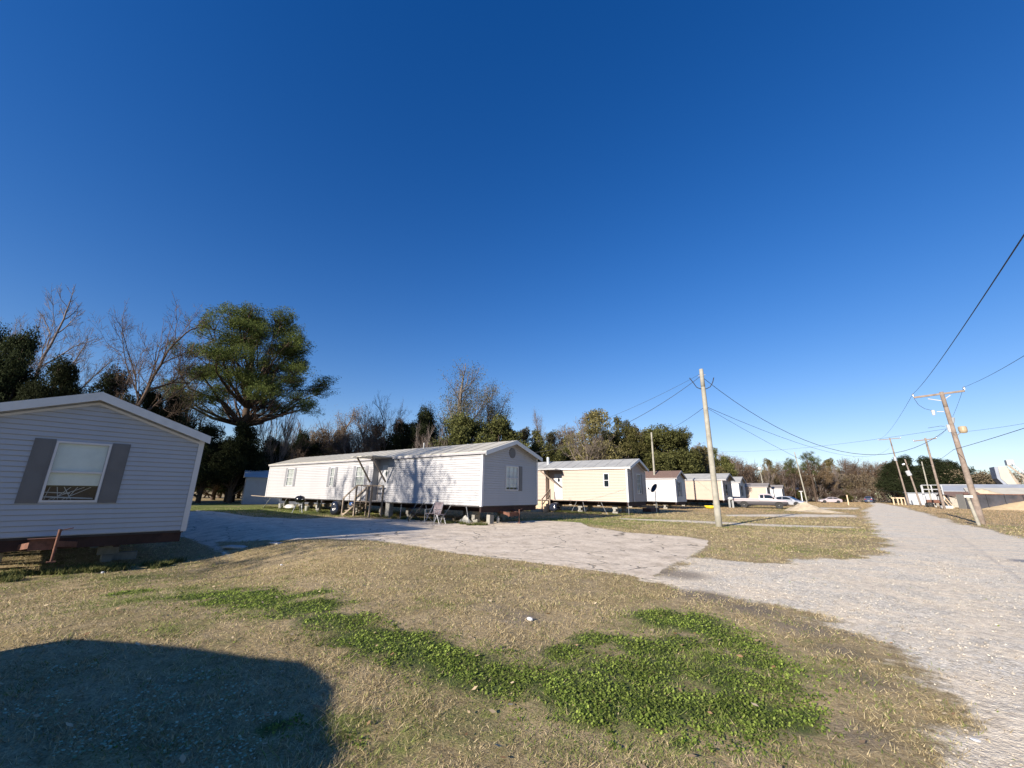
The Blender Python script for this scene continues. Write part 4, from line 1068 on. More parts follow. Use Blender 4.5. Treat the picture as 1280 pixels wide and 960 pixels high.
# the wooded line to the right: individual brown trees
rw = random.Random(3)
skyline = [(890, 566), (915, 568), (940, 574), (965, 574), (990, 578), (1020, 573), (1045, 575), (1060, 572), (1085, 574), (1105, 577), (1125, 578), (1145, 582)]
def sky_y(px):
    for (a, b), (c, d) in zip(skyline[:-1], skyline[1:]):
        if a <= px <= c: return b+(d-b)*(px-a)/(c-a)
    return 578
k = 0; px = 888
kinds = ['thin_brown', 'brushwood', 'bare_b', 'rust', 'thin_brown', 'brushwood', 'bare_c', 'rust', 'thicket', 'olive']
while px < 1150:
    dp = 92+(px-888)*.25+rw.uniform(0, 14)
    plant(kinds[k % 10], px, sky_y(px)+rw.uniform(-1, 9), rw.uniform(26, 40), dp, 'brown winter tree in the wooded line beyond the farthest homes and the road end', 'tree', 'trees of the wooded line beyond the road end')
    px += rw.uniform(6.0, 9.5); k += 1
plant('pine_small', 1013, 564, 26, 112, 'small dark green pine standing out of the brown wood', 'pine_tree')
plant('pine_small', 989, 572, 18, 112, 'smallest dark pine left of the leaning far pole', 'pine_tree')
for i, (px, ty, w) in enumerate([(1120, 578, 40), (1134, 571, 50), (1160, 572, 54), (1184, 576, 50), (1206, 584, 50), (1226, 594, 40)]):
    plant('cedar', px, ty, w, 112+i*3, 'dark evergreen in the row behind the industrial yard', 'evergreen_tree', 'dark evergreens behind the industrial yard')
for i, (px, ty, w) in enumerate([(1222, 590, 30), (1240, 598, 30), (1262, 606, 30), (1282, 608, 30)]):
    plant('rust', px, ty, w, 140, 'low brown tree behind the grey shed roofs of the yard', 'tree', 'low brown trees behind the yard')
# second, lower row so that no gap shows the horizon
rw = random.Random(9); px = 235
while px < 1240:
    dp = 58 if px < 600 else 58+(px-600)*.10
    if px > 700: dp = 74+(px-700)*.14
    hgt_ = rw.uniform(5.6, 8.6) if 340 < px < 880 else rw.uniform(3.6, 5.2)
    g = DEPTH(px, dp)
    make_tree(rw.choice(['brushwood', 'oak_b', 'rust', 'thicket_b', 'brushwood'] if px > 400 else ['cedar', 'cedar', 'thicket_b']), g[0], g[1], hgt_, hgt_*.95+1.2, 'low bushy growth at the foot of the trees behind the homes', 'bush', 'bushes at the foot of the tree line', cat='bush')
    px += rw.uniform(9, 14)
# far wood closing the horizon, one mass
rng = np.random.default_rng(77)
n = 240000; a = rng.uniform(math.radians(-60), math.radians(120), n); r = rng.uniform(170, 200, n)
hh = 6+5*fbm(np.degrees(a)*.35, a*0, 3)+2*vnoise(np.degrees(a)*1.9, a*0, 4); z = hh*rng.random(n)**.7
P = np.stack([-r*np.sin(a), r*np.cos(a), z], 1)
V, F, c = leaves(P, .22, rng, (.09, .07, .045), (.20, .155, .105), .6)
o = np_obj('distant_wood', V, F, M['leaf'], cols=c); tag(o, 'far brown wood on the horizon', 'wood', kind='stuff')
# trees behind the photographer: their shadows fall on the long white home and the drive
make_tree('thin_green', -18.0, -14.5, 14.4, 12.5, 'thin crowned tree standing behind the photographer', 'tree', rot=.4)
make_tree('bare_a', -24.5, -15.0, 12.2, 8, 'bare tree standing behind the photographer', 'bare_tree', rot=2.)
# ------------------------------------------------------------------ poles and wires
def pole(b, t, r0, r1, mat, label, name='utility_pole', group=None):
    b = np.array(b, float); t = np.array(t, float)
    root = empty(name, b, 0, label, 'utility pole', group); d = t-b
    m = MB(); N_ = 8; prev = None
    for i in range(N_):
        m.cyl(d*(i/N_)-(d*.02 if i == 0 else 0), d*((i+1)/N_), r0+(r1-r0)*i/N_, r0+(r1-r0)*(i+1)/N_, 14, i in (0, N_-1))
    m.build('shaft', M[mat], root, smooth=True)
    return root
def ptop(px, py, b): return np.array(AT(px, py, math.hypot(b[0], b[1])))
WIRES = []
def wire(a, b, sag, r=.012, label='black overhead cable', grp='overhead cables', n=22):
    r *= .72
    a = np.array(a, float); b = np.array(b, float)
    pts = [tuple(a+(b-a)*t-np.array([0, 0, sag*4*t*(1-t)])) for t in np.linspace(0, 1, n)]
    m = MB(); m.path(pts, r, 5); o = m.build('cable', M['wire'], None); tag(o, label, 'cable', grp); return o
def insul(root, p, s=1.): 
    m = MB(); m.lathe([(.0, 0), (.03*s, 0), (.03*s, .05*s), (.06*s, .06*s), (.06*s, .10*s), (.035*s, .13*s), (.05*s, .16*s), (.0, .2*s)], p, 10); m.build('insulator', M['steel'], root)
bm_ = G(899, 658.5); tm_ = ptop(876.3, 461.5, bm_)
pm = pole(bm_, tm_, .155, .10, 'pole_pale', 'pale leaning wooden pole standing alone in the lawn between homes and road')
top = tm_-bm_
m = MB(); m.cyl(top+np.array([-.2, 0, -.35]), top+np.array([.2, 0, -.35]), .015); m.build('bolt', M['steel'], pm)
m = MB(); m.path([tuple(top+np.array(q)) for q in ((-.55, -.3, -.45), (-.4, -.2, -.75), (-.28, -.15, -1.0), (-.12, -.1, -1.1), (.12, .1, -1.1), (.3, .2, -1.0), (.42, .3, -.75), (.5, .3, -.5))], .022, 6); m.build('cable_loop', M['wire'], pm)
b2 = np.array([-19.9, 43.45, 0]); t2 = ptop(814.2, 540.5, b2)
pole(b2, t2, .12, .09, 'pole_pale', 'plain pale pole rising behind the small white home with brown roof')
bR = G(1228, 655); tR = ptop(1176.5, 490, bR)
pr = pole(bR, tR, .17, .11, 'pole_dark', 'nearest roadside power pole at right with crossarm, bracket lamp and hanging fittings')
def arm(root, b, t, pl, pr_, h=.12, ins=True, name='crossarm'):
    """crossarm whose ends are seen at two places; lies at the pole's distance"""
    D = math.hypot(b[0], b[1]); L = np.array(AT(*pl, D)); R_ = np.array(AT(*pr_, D))
    m = MB(); m.bar(L-b, R_-b, .10, h); m.build(name, M['pole_dark'], root)
    if ins:
        for q in (L, R_): insul(root, tuple(q-b+np.array([0, 0, .06])), 1.2)
    return L, R_
aL, aR = arm(pr, bR, tR, (1142, 497), (1206, 488.5))
def atd(px, py, b): return np.array(AT(px, py, math.hypot(b[0], b[1])))
m = MB()
for p in ((1160, 498.5), (1188, 494)): m.bar(atd(*p, bR)-bR, atd(1177.5, 501, bR)-bR, .03, .05)
m.build('arm_brace', M['grey_trim'], pr)
m = MB(); m.bar(atd(1180, 514.5, bR)-bR, atd(1171, 514.5, bR)-bR, .05, .05); m.build('bracket', M['grey_trim'], pr)
m = MB(); m.cyl(atd(1166, 513, bR)-bR, atd(1167.5, 519, bR)-bR, .10, .07, 8); m.build('surge_arrester', M['white_plastic'], pr)
m = MB(); m.cyl(atd(1185, 531, bR)-bR, atd(1188, 540, bR)-bR, .11, .09, 10); m.build('switch', M['grey_metal'], pr)
m = MB(); m.bar(atd(1186, 523, bR)-bR, atd(1192, 524, bR)-bR, .05, .05); m.cyl(atd(1191, 522, bR)-bR, atd(1191.5, 529, bR)-bR, .09, .06, 8); m.build('fitting', M['steel'], pr)
m = MB(); m.path([atd(1193, 545, bR)-bR, atd(1197, 543.5, bR)-bR, atd(1200, 541.5, bR)-bR], .03); m.build('lamp_arm', M['steel'], pr)
m = MB(); c = atd(1203.5, 537, bR)-bR; m.lathe([(.0, -.24), (.17, -.21), (.21, -.07), (.21, .16), (.17, .21), (0, .23)], tuple(c), 14); m.build('lamp_housing', M['lamp_cream'], pr, smooth=False)
m = MB(); m.path([aL-bR, atd(1148, 506, bR)-bR, atd(1156, 511, bR)-bR, atd(1165, 513, bR)-bR], .012); m.path([atd(1181, 533, bR)-bR, atd(1176, 532.5, bR)-bR, atd(1160, 535, bR)-bR], .012); m.build('jumper_wire', M['wire'], pr)
# short stub beside its foot
b = G(1224, 657); s = pole(b, b+np.array([-.15, .05, 1.6]), .085, .08, 'pole_pale', 'short grey stub post leaning against the nearest power pole', 'stub_post')
m = MB(); m.box(-.30, .06, -.1, .1, 1.58, 1.70); m.build('white_cap', M['white_plastic'], s)
# the line of poles further down the road
def far_pole(base, topp, armp, label, mat='pole_dark', r=.16, tr=None):
    b = G(*base); t = ptop(*topp, b); p = pole(b, t, r, r*.7, mat, label)
    if armp: arm(p, b, t, *armp, h=.14, ins=True)
    for (c0, c1, rr, mt, nm) in (tr or []):
        m = MB(); m.cyl(atd(*c0, b)-b, atd(*c1, b)-b, rr, rr, 12); m.build(nm, M[mt], p)
    return b, t
b60, t60 = far_pole((1181, 637), (1156.5, 547.5), ((1142, 551.5), (1170.5, 548)), 'second roadside power pole, bare crossarm above the yard')
b15, t15 = far_pole((1136.5, 632), (1112, 547.5), ((1098, 550), (1126, 547.5)), 'third power pole with crossarm standing nearest the road end', tr=[((1118, 571), (1119.5, 576), .28, 'steel', 'transformer')])
b30, t30 = far_pole((1151.5, 633), (1131, 574), None, 'pole with a pale transformer drum between the crossarm poles', tr=[((1134, 588.5), (1137.5, 594.5), .36, 'grey_metal', 'transformer'), ((1128, 581), (1131, 580), .2, 'steel', 'fuse')])
far_pole((1166, 633), (1152, 577), None, 'plain slim pole in the yard without crossarm', mat='pole_pale', r=.13)
far_pole((1009, 628), (993, 565), None, 'grey leaning pole right of the farthest tan home', mat='pole_pale')
far_pole((1025, 627), (1014.5, 585), None, 'short pale leaning pole left of the white sedan', mat='pole_pale', r=.14)
b = DEPTH(957, 92); t = np.array([b[0]-.4, b[1], ZAT(955.5, 586, b[0], b[1])])
p = pole(b, t, .11, .09, 'pole_pale', 'lamp post with round white lamp rising over the far dark roofs', 'lamp_post')
m = MB(); m.lathe([(0, -.35), (.28, -.3), (.42, 0), (.3, .4), (0, .5)], tuple(t-b), 12); m.build('lamp', M['white_plastic'], p, smooth=True)
# next pole behind the photographer carries the near spans
bB = np.array([3.4, -9.0, 0]); tB = np.array([3.4, -9, 9.6])
pB = pole(bB, tB, .17, .12, 'pole_dark', 'power pole behind the photographer'); m = MB(); m.bar((-1.3, 0, 9.4), (1.3, 0, 9.4), .1, .12); m.build('crossarm', M['pole_dark'], pB)
wire(aL+[0, 0, .25], ptop(1099, 548.5, b15), .6, .014, 'cable from the left end of the near crossarm down the road', None)
wire(aR+[0, 0, .25], ptop(1170, 547, b60), .7, .012, 'cable from the right end of the near crossarm down the road', None)
# solve the near spans so that they leave over the right edge of the view
dR = ray(1280, 276); wire(aL+[0, 0, .25], CAM+dR*(6.9/dR[1])+(CAM+dR*(6.9/dR[1])-aL)*.3, .25, .012, 'long cable rising from the left end of the near crossarm to the upper right', None)
dR = ray(1280, 441); q = CAM+dR*(22/dR[1]); wire(aR+[0, 0, .25], q+(q-aR)*.6, .2, .012, 'short cable rising from the right end of the near crossarm', None)
dR = ray(1280, 534); q = CAM+dR*(30/dR[1]); wire(atd(1192, 562, bR), q+(q-atd(1192, 562, bR))*.5, .05, .02, 'thick cable leaving the near power pole to the right', None)
dR = ray(1280, 527); q = CAM+dR*(30/dR[1]); wire(atd(1190, 541, bR), q+(q-atd(1190, 541, bR))*.5, .1, .009, 'thin cable leaving the near power pole to the right', None)
a = atd(1192, 562, bR); wire(a, ptop(1135, 590, b30)*1., .5, .014, 'cable from the near power pole to the transformer pole', None)
wire(tm_+[.05, .05, -.5], atd(1183, 537, bR), 2.75, .019, 'long drooping cable from the pale pole top to the near power pole', None)
wire(tm_+(bm_-tm_)*.255, ptop(1112, 560, b15), 2.2, .016, 'lower drooping cable from the pale pole toward the road end', None)
wire(tm_+(bm_-tm_)*.26, atd(1160, 600, b15), 3.2, .012, 'lowest thin cable from the pale pole toward the road end', None)
a = DEPTH(862, 74); a[2] = ZAT(862, 560.5, a[0], a[1]); wire(a, atd(1183, 536, bR), 1.0, .012, 'nearly level cable crossing behind the pale pole', None)
# service drops to the homes
c2, s2_ = math.cos(R2), math.sin(R2)
def loc2(x, y, z): return np.array([O2[0]+x*c2-y*s2_, O2[1]+x*s2_+y*c2, z])
def loc3(x, y, z): return np.array([O3[0]+x*math.cos(R3)-y*math.sin(R3), O3[1]+x*math.sin(R3)+y*math.cos(R3), z])
wire(tm_+[-.05, -.05, -.4], loc2(-1.5, 4.9, 3.7), .9, .017, 'service cable from the pale pole to the white home', None)
wire(tm_+[-.05, 0, -.25], loc2(-7, 4.8, 3.8), .9, .010, 'thin service cable above the thicker one to the white home', None)
wire(tm_+(bm_-tm_)*.255, t2+[0, 0, -.2], .35, .014, 'cable between the pale pole and the plain pole behind', None)

# ------------------------------------------------------------------ vehicles
def wheel(root, x, y, r, w=.22, s=1):
    m = MB(); m.lathe([(r*.62, -w/2), (r*.95, -w/2), (r, -w/2+.03), (r, w/2-.03), (r*.95, w/2), (r*.62, w/2)], (x, y, r), 24, 'y')
    t = m.build('wheel', M['black_rubber'], root, smooth=False)
    m = MB(); yy = y+s*w/2
    pr = [(0, .0), (r*.16, .0), (r*.2, -.02), (r*.5, -.035), (r*.62, .005), (r*.64, -.01)]
    m.lathe([(a, s*b) for a, b in pr], (x, yy, r), 20, 'y')
    h = m.build('rim', M['chrome'], t)
    m = MB()
    for k in range(6):
        a = 2*PI*k/6; m.lathe([(0, 0), (r*.1, 0), (r*.1, s*.004), (0, s*.004)], (x+r*.38*math.cos(a), yy-s*.024, r+r*.38*math.sin(a)), 8, 'y')
    m.build('rim_hole', M['black_metal'], t)
def loft(st, name, mat, root, tumble=None):
    """st: rows (x, z_low, z_mid, z_top, w_low, w_mid, w_top); closed smooth shell mirrored about y=0"""
    m = MB(); R_ = []
    for x, zl, zm, zt, wl, wm, wt in st:
        half = [(0, zl), (wl*.9, zl), (wl, zl+.06), (wm, zm-.08), (wm, zm), (wt+(wm-wt)*.15, zm+(zt-zm)*.85) if zt-zm > .1 else (wm*.985, zm+(zt-zm)*.5), (wt*.9, zt-.005), (0, zt)]
        ring = [(x, y, z) for y, z in half]+[(x, -y, z) for y, z in half[-2:0:-1]]
        R_.append(ring)
    n = len(R_[0]); pts = [p for r in R_ for p in r]
    fs = [(i*n+k, i*n+(k+1) % n, (i+1)*n+(k+1) % n, (i+1)*n+k) for i in range(len(R_)-1) for k in range(n)]
    fs += [tuple(range(n)), tuple(range(len(pts)-1, len(pts)-n-1, -1))]
    m.add(pts, fs); o = m.build(name, M[mat], root, smooth=True)
    mod = o.modifiers.new('e', 'EDGE_SPLIT'); mod.split_angle = math.radians(32)
    return o
def side_panes(root, polys, y_of, name='side_window'):
    for poly in polys:
        for s in (-1, 1):
            m = MB(); pts = [(x, s*(y_of(z)+.008), z) for x, z in poly]; m.add(pts, [tuple(range(len(pts)))]); m.build(name, M['dark_glass'], root)
def arch(root, x, r, y, s):
    m = MB(); n = 16; pts = []
    for k in range(n+1):
        a = PI*k/n; pts += [(x+r*1.16*math.cos(a), y, r*.95+r*1.16*math.sin(a))]
    pts += [(x-r*1.16, y, .3), (x+r*1.16, y, .3)]
    m.add(pts, [tuple(range(len(pts)))]); m.build('wheel_arch', M['black_rubber'], root)
def sedan(loc, rz, paint, label, H=1.45, L=4.7, suv=False, dome=False):
    root = empty('parked_car', loc, rz, label, 'car')
    w = .9; zb = .22 if not suv else .3; belt = .92 if not suv else 1.08; hd = .75*belt/.92+.0
    if suv:
        st = [(-2.3, .42, .8, 1.05, .78, .84, .76), (-2.22, zb, .9, 1.12, .86, .9, .8), (-1.2, zb, .95, 1.12, .9, .93, .82), (0, zb, .95, 1.12, .9, .93, .82), (.95, zb, .93, 1.10, .9, .92, .8), (1.9, zb, .82, 1.0, .86, .9, .76), (2.2, .34, .74, .9, .8, .84, .7), (2.34, .42, .6, .74, .66, .7, .6)]
        cab = [(-2.24, .9, 1.10, 1.16, .8, .86, .74), (-2.1, .9, 1.14, H-.12, .8, .87, .66), (-1.7, .9, 1.14, H, .8, .88, .68), (.1, .9, 1.14, H+.01, .8, .88, .68), (.55, .9, 1.13, H-.12, .8, .88, .67), (1.15, .9, 1.1, 1.13, .8, .86, .72)]
        if dome:
            cab = [(x_, .9, 1.12, z_, .8, .87, .68) for x_, z_ in ((-2.28, 1.22), (-2.22, 1.40), (-2.06, 1.53), (-1.8, 1.63), (-1.42, 1.67), (-1.0, 1.75), (-.65, 1.765), (-.32, 1.75), (.04, 1.66), (.79, 1.51), (1.3, 1.38), (1.66, 1.27), (1.85, 1.15))]
            H = 1.62
        panes = [[(-2.0, 1.17), (-1.85, H-.14), (-1.1, H-.12), (-1.1, 1.17)], [(-1.0, 1.17), (-1.0, H-.12), (-.15, H-.11), (-.15, 1.17)], [(-.05, 1.17), (-.05, H-.11), (.45, H-.16), (.92, 1.17)]]
    else:
        st = [(-2.35, .4, .62, .8, .72, .78, .7), (-2.2, zb, .78, .98, .82, .86, .72), (-1.5, zb, .82, 1.0, .88, .9, .76), (-.5, zb, .84, .98, .88, .91, .78), (.7, zb, .82, .96, .88, .91, .78), (1.6, zb, .74, .86, .86, .89, .74), (2.1, .26, .64, .76, .8, .84, .66), (2.35, .34, .5, .6, .62, .66, .55)]
        cab = [(-1.95, .85, .96, 1.0, .7, .8, .7), (-1.2, .85, .98, H-.08, .7, .82, .6), (-.7, .85, .98, H, .7, .84, .62), (.1, .85, .98, H-.01, .7, .84, .62), (.45, .85, .97, H-.12, .7, .84, .62), (1.25, .8, .92, .96, .7, .82, .7)]
        panes = [[(-1.6, 1.02), (-1.12, H-.16), (-.5, H-.1), (-.5, 1.02)], [(-.42, 1.02), (-.42, H-.1), (.1, H-.1), (.38, H-.18), (.98, 1.0)]]
    loft(st, 'body', paint, root); c = loft(cab, 'cabin', paint, root)
    yo = lambda z: .855-(z-1.0)*(.20/(H-1.0))
    side_panes(c, panes, yo)
    def pane_q(x0, z0, w0, x1, z1, w1, nm):
        m = MB(); m.add([(x0, -w0, z0), (x0, w0, z0), (x1, w1, z1), (x1, -w1, z1)], [(0, 1, 2, 3)]); m.build(nm, M['dark_glass'], c)
    if suv:
        pane_q(1.12, 1.15, .72, .6, H-.13, .6, 'windshield'); pane_q(-2.25, 1.18, .7, -2.125, H-.16, .6, 'rear_window')
    else:
        pane_q(1.23, .985, .72, .49, H-.13, .56, 'windshield'); pane_q(-1.93, 1.02, .66, -1.24, H-.12, .54, 'rear_window')
    r = .34 if not suv else .37
    for x in (-1.42, 1.42):
        for s in (-1, 1): arch(root, x, r, s*.912 if not suv else s*.925, s); wheel(root, x, s*.83, r, s=s)
    for s in (-1, 1):
        m = MB(); m.ell((2.2, s*.62, .66 if not suv else .84), .12, .16, .07); m.build('headlight', M['lens'], root, smooth=True)
        m = MB(); z = .82 if not suv else .98; m.box(-2.33, -2.2, s*.62-.17, s*.62+.17, z-.08, z+.08); m.build('tail_light', M['red_lens'], root, bevel=.02)
        m = MB(); m.ell((.85, s*1.0, 1.02 if not suv else 1.2), .09, .11, .07); m.build('side_mirror', M[paint], root, smooth=True)
    m = MB(); m.box(-2.36, -2.33, -.22, .22, .5, .62); m.build('number_plate', M['white_plastic'], root)
    return root
def pickup(loc, rz, label):
    root = empty('pickup_truck', loc, rz, label, 'pickup truck')
    # front at +x; total length 5.7
    up, lo = 'paint_white', 'paint_grey'
    st = [(-.15, .72, .95, 1.14, .9, .96, .92), (.9, .72, .95, 1.14, .92, .96, .92), (1.0, .72, .95, 1.13, .92, .96, .90), (2.2, .74, .93, 1.10, .90, .95, .86), (2.62, .74, .9, 1.04, .86, .92, .80), (2.72, .76, .88, .98, .80, .86, .74)]
    loft(st, 'body', up, root)
    st = [(-2.93, .40, .70, .86, .93, .975, .965), (-.15, .36, .7, .86, .95, .98, .97), (2.0, .36, .7, .86, .95, .98, .97), (2.6, .42, .7, .84, .90, .95, .92), (2.80, .48, .66, .78, .82, .87, .83)]
    loft(st, 'lower_body', lo, root)
    bed = MB()
    for s in (-1, 1): bed.box(-2.9, -.16, s*.95-(.0 if s < 0 else .08), s*.95+(.08 if s < 0 else .0), .72, 1.16)
    bed.box(-2.92, -2.85, -.95, .95, .72, 1.16); bed.build('bed', M[up], root, bevel=.02)
    m = MB(); m.box(-2.84, -.17, -.86, .86, .70, .76); m.build('bed_floor', M['black_rubber'], root)
    cab = [(-.17, 1.0, 1.12, 1.62, .8, .93, .70), (-.05, 1.0, 1.13, 1.76, .8, .93, .70), (.3, 1.0, 1.13, 1.79, .8, .93, .71), (.95, 1.0, 1.13, 1.76, .8, .93, .70), (1.2, 1.0, 1.12, 1.62, .8, .93, .70), (1.75, 1.0, 1.08, 1.13, .8, .9, .78)]
    c = loft(cab, 'cab', up, root)
    yo = lambda z: .925-(z-1.14)*.30
    side_panes(c, [[(-.05, 1.2), (-.03, 1.6), (.33, 1.62), (.33, 1.2)], [(.43, 1.2), (.43, 1.62), (1.0, 1.60), (1.2, 1.48), (1.42, 1.2)]], yo)
    m = MB(); m.add([(1.74, -.74, 1.15), (1.74, .74, 1.15), (1.23, .62, 1.60), (1.23, -.62, 1.60)], [(0, 1, 2, 3)]); m.build('windshield', M['dark_glass'], c)
    m = MB(); m.add([(-.19, -.62, 1.25), (-.19, .62, 1.25), (-.17, .58, 1.58), (-.17, -.58, 1.58)], [(0, 1, 2, 3)]); m.build('rear_window', M['dark_glass'], c)
    for x in (-1.85, 1.85):
        for s in (-1, 1): arch(root, x, .40, s*.984, s); wheel(root, x, s*.87, .39, .27, s)
    for s in (-1, 1):
        m = MB(); m.box(-2.93, .95, s*.985-.006, s*.985+.006, .97, 1.0); m.build('side_stripe', M['paint_grey'], root)
        m = MB(); m.box(2.66, 2.76, s*.68-.15, s*.68+.15, .80, .93); m.build('headlight', M['lens'], root, bevel=.02)
        m = MB(); m.box(-2.94, -2.88, s*.84-.09, s*.84+.09, .82, 1.08); m.build('tail_light', M['red_lens'], root, bevel=.01)
        m = MB(); m.box(1.28, 1.42, s*1.0-.10, s*1.0+.10, 1.16, 1.34); m.build('side_mirror', M['black_metal'], root, bevel=.03)
    m = MB(); m.box(2.68, 2.76, -.5, .5, .76, .94); m.build('grille', M['black_metal'], root, bevel=.02)
    m = MB(); m.box(2.72, 2.9, -.9, .9, .45, .62); m.build('front_bumper', M['paint_grey'], root, bevel=.03)
    m = MB(); m.box(-3.05, -2.92, -.88, .88, .48, .64); m.build('rear_bumper', M['paint_grey'], root, bevel=.03)
    return root
def between(pa, pb, wb):
    """place a vehicle: rear axle point at pixel pa, front axle bearing pb, wheelbase wb"""
    a = G(*pa)[:2]; d = nrm(ray(*pb)[:2]); t = a.dot(d); disc = t*t-(a.dot(a)-wb*wb)
    s = t if disc < 0 else t-math.sqrt(disc)
    b = d*s; v = b-a; return (a+b)/2, math.atan2(v[1], v[0])
c, h = between((930, 634.8), (975.5, 634.8), 3.7)
print('truck', c, math.degrees(h))
n_ = np.array([-math.sin(h), math.cos(h)])
pickup((c[0]+n_[0]*.9, c[1]+n_[1]*.9, 0), h, 'white and grey pickup truck parked side-on on the grass by the far homes')
c2_ = DEPTH(984, 62); sedan((c2_[0], c2_[1], 0), h+math.radians(-22), 'paint_silver', 'silver car half hidden behind the pickup hood', H=1.5)
s_ = DEPTH(1036.5, 100); sedan((s_[0], s_[1], 0), math.radians(25+180), 'paint_white', 'white sedan parked side-on in front of the far wood')
s_ = DEPTH(1086.5, 113); sedan((s_[0], s_[1], 0), math.radians(86), 'paint_navy', 'dark blue car standing at the end of the gravel road', H=1.72, suv=True)
# the photographer's own vehicle, just behind the camera: only its shadow reaches the picture
sedan((-4.42, -3.7, 0), PI, 'paint_black', 'dark car parked behind the photographer', H=1.72, suv=True, dome=True)

# ------------------------------------------------------------------ small things in the lot
def place(o, px, py, z=0, rz=0):
    p = G(px, py); o.location = (p[0], p[1], float(terrain_z(p[0], p[1]))+z); o.rotation_euler = (0, 0, rz); return o
g = empty('kettle_grill', (0, 0, 0), 0, 'black round charcoal grill on three thin legs in the grass', 'grill'); place(g, 372.5, 641)
m = MB(); m.lathe([(0, .62), (.2, .66), (.30, .78), (.31, .84), (.31, .86), (.29, .95), (.18, 1.05), (0, 1.08)], n=20); m.build('kettle', M['black_metal'], g, smooth=True)
m = MB(); m.bar((-.06, 0, 1.12), (.06, 0, 1.12), .02, .02); m.bar((-.05, 0, 1.06), (-.05, 0, 1.12), .015, .015); m.bar((.05, 0, 1.06), (.05, 0, 1.12), .015, .015); m.bar((-.5, 0, .86), (-.31, 0, .84), .03, .03); m.bar((.31, 0, .84), (.52, 0, .86), .03, .03); m.build('handle', M['steel'], g)
for a in (.4, 2.5, 4.6):
    m = MB(); m.cyl((.12*math.cos(a), .12*math.sin(a), .68), (.36*math.cos(a), .36*math.sin(a), 0), .018, n=8); m.build('leg', M['steel'], g)
def chair(px, py, rz, mat, frame, label, tall=.95):
    c = empty('camp_chair', (0, 0, 0), 0, label, 'chair'); place(c, px, py, 0, rz)
    m = MB(); m.add([(-.27, -.26, .46), (.27, -.26, .46), (.25, .24, .40), (-.25, .24, .40), (-.27, -.26, .44), (.27, -.26, .44), (.25, .24, .38), (-.25, .24, .38)], [(0, 1, 2, 3), (7, 6, 5, 4), (0, 4, 5, 1), (1, 5, 6, 2), (2, 6, 7, 3), (3, 7, 4, 0)]); m.build('seat', M[mat], c)
    m = MB(); m.add([(-.26, .22, .42), (.26, .22, .42), (.28, .40, tall), (-.28, .40, tall), (-.26, .25, .42), (.26, .25, .42), (.28, .43, tall), (-.28, .43, tall)], [(0, 1, 2, 3), (7, 6, 5, 4), (0, 4, 5, 1), (1, 5, 6, 2), (2, 6, 7, 3), (3, 7, 4, 0)]); m.build('backrest', M[mat], c)
    for s in (-1, 1):
        m = MB(); m.path([(s*.29, -.28, 0), (s*.29, -.27, .62), (s*.30, .30, .64)], .014, 6); m.build('armrest', M[frame], c)
        m = MB(); m.cyl((s*.28, .36, 0), (s*.29, -.27, .46), .013, n=6); m.build('leg', M[frame], c)
        m = MB(); m.cyl((s*.28, -.28, 0), (s*.28, .41, tall), .013, n=6); m.build('leg', M[frame], c)
    return c
chair(541, 654, math.radians(15), 'fabric_taupe', 'steel', 'taupe folding lawn chair facing the drive in front of the white home')
chair(518, 652, math.radians(-35), 'fabric_black', 'black_metal', 'black folding lawn chair left of the taupe chair', .9)
t = empty('folding_stool', (0, 0, 0), 0, 'small white metal stool frame beside the taupe chair', 'stool'); place(t, 549.5, 655)
for s in (-1, 1):
    m = MB(); m.path([(-.22, s*.18, 0), (.0, s*.18, .42), (.22, s*.18, 0)], .016, 6); m.build('leg', M['white_trim'], t)
m = MB(); m.box(-.2, .2, -.2, .2, .40, .43); m.build('seat', M['fabric_taupe'], t)
def blob(name, sz, mat, seed, px, py, label, cat, rz=0):
    rng = np.random.default_rng(seed); m = MB(); m.ell((0, 0, sz[2]*.9), *sz, 20, 14)
    v = np.array(m.v); d = 1+.16*np.sin(v[:, 0]*9/sz[0]*.5+seed)+.14*np.sin(v[:, 1]*8/sz[1]*.5+2*seed)+.10*np.sin(v[:, 2]*11/sz[2]*.4)+rng.normal(0, .012, len(v))
    v[:, :2] *= d[:, None]; v[:, 2] = np.maximum(v[:, 2]*(.85+.15*d), .0); m.v = [tuple(p) for p in v]
    o = m.build(name, M[mat], None, smooth=True); place(o, px, py, -.01, rz); return tag(o, label, cat)
def at_local(o, O, R_, x, y, z=0.):
    wx = O[0]+x*math.cos(R_)-y*math.sin(R_); wy = O[1]+x*math.sin(R_)+y*math.cos(R_); o.location = (wx, wy, float(terrain_z(wx, wy))+z); o.rotation_euler = (0, 0, R_); return o
b = blob('trash_bag', (.36, .3, .42), 'bag', 2, 438, 643, 'shiny black trash bag at the foot of the porch steps', 'trash bag'); at_local(b, O2, R2, -10.75, -.95)
b = blob('plastic_bag', (.16, .14, .12), 'blue_bag', 5, 446, 630, 'blue plastic bag on the top tread of the porch steps', 'bag'); at_local(b, O2, R2, -9.95, -.45, .55)
d = empty('satellite_dish', (0, 0, 0), 0, 'grey satellite dish on a thin post in front of the small white home', 'satellite dish'); place(d, 821, 641)
m = MB(); m.cyl((0, 0, -.1), (0, 0, 1.75), .03); m.build('post', M['steel'], d)
m = MB(); m.lathe([(0, .0), (.15, .012), (.30, .05), (.40, .10), (.40, .115), (.3, .065), (.15, .03), (0, .02)], n=22)
v = np.array(m.v); el = math.radians(48); az = math.radians(150)
Rm = np.array(Matrix.Rotation(math.radians(-35), 3, 'Z') @ Matrix.Rotation(math.radians(62), 3, 'X')); v = v@Rm.T+np.array([0, 0, 1.95]); m.v = [tuple(p) for p in v]
m.build('dish', M['paint_grey'], d, smooth=True)
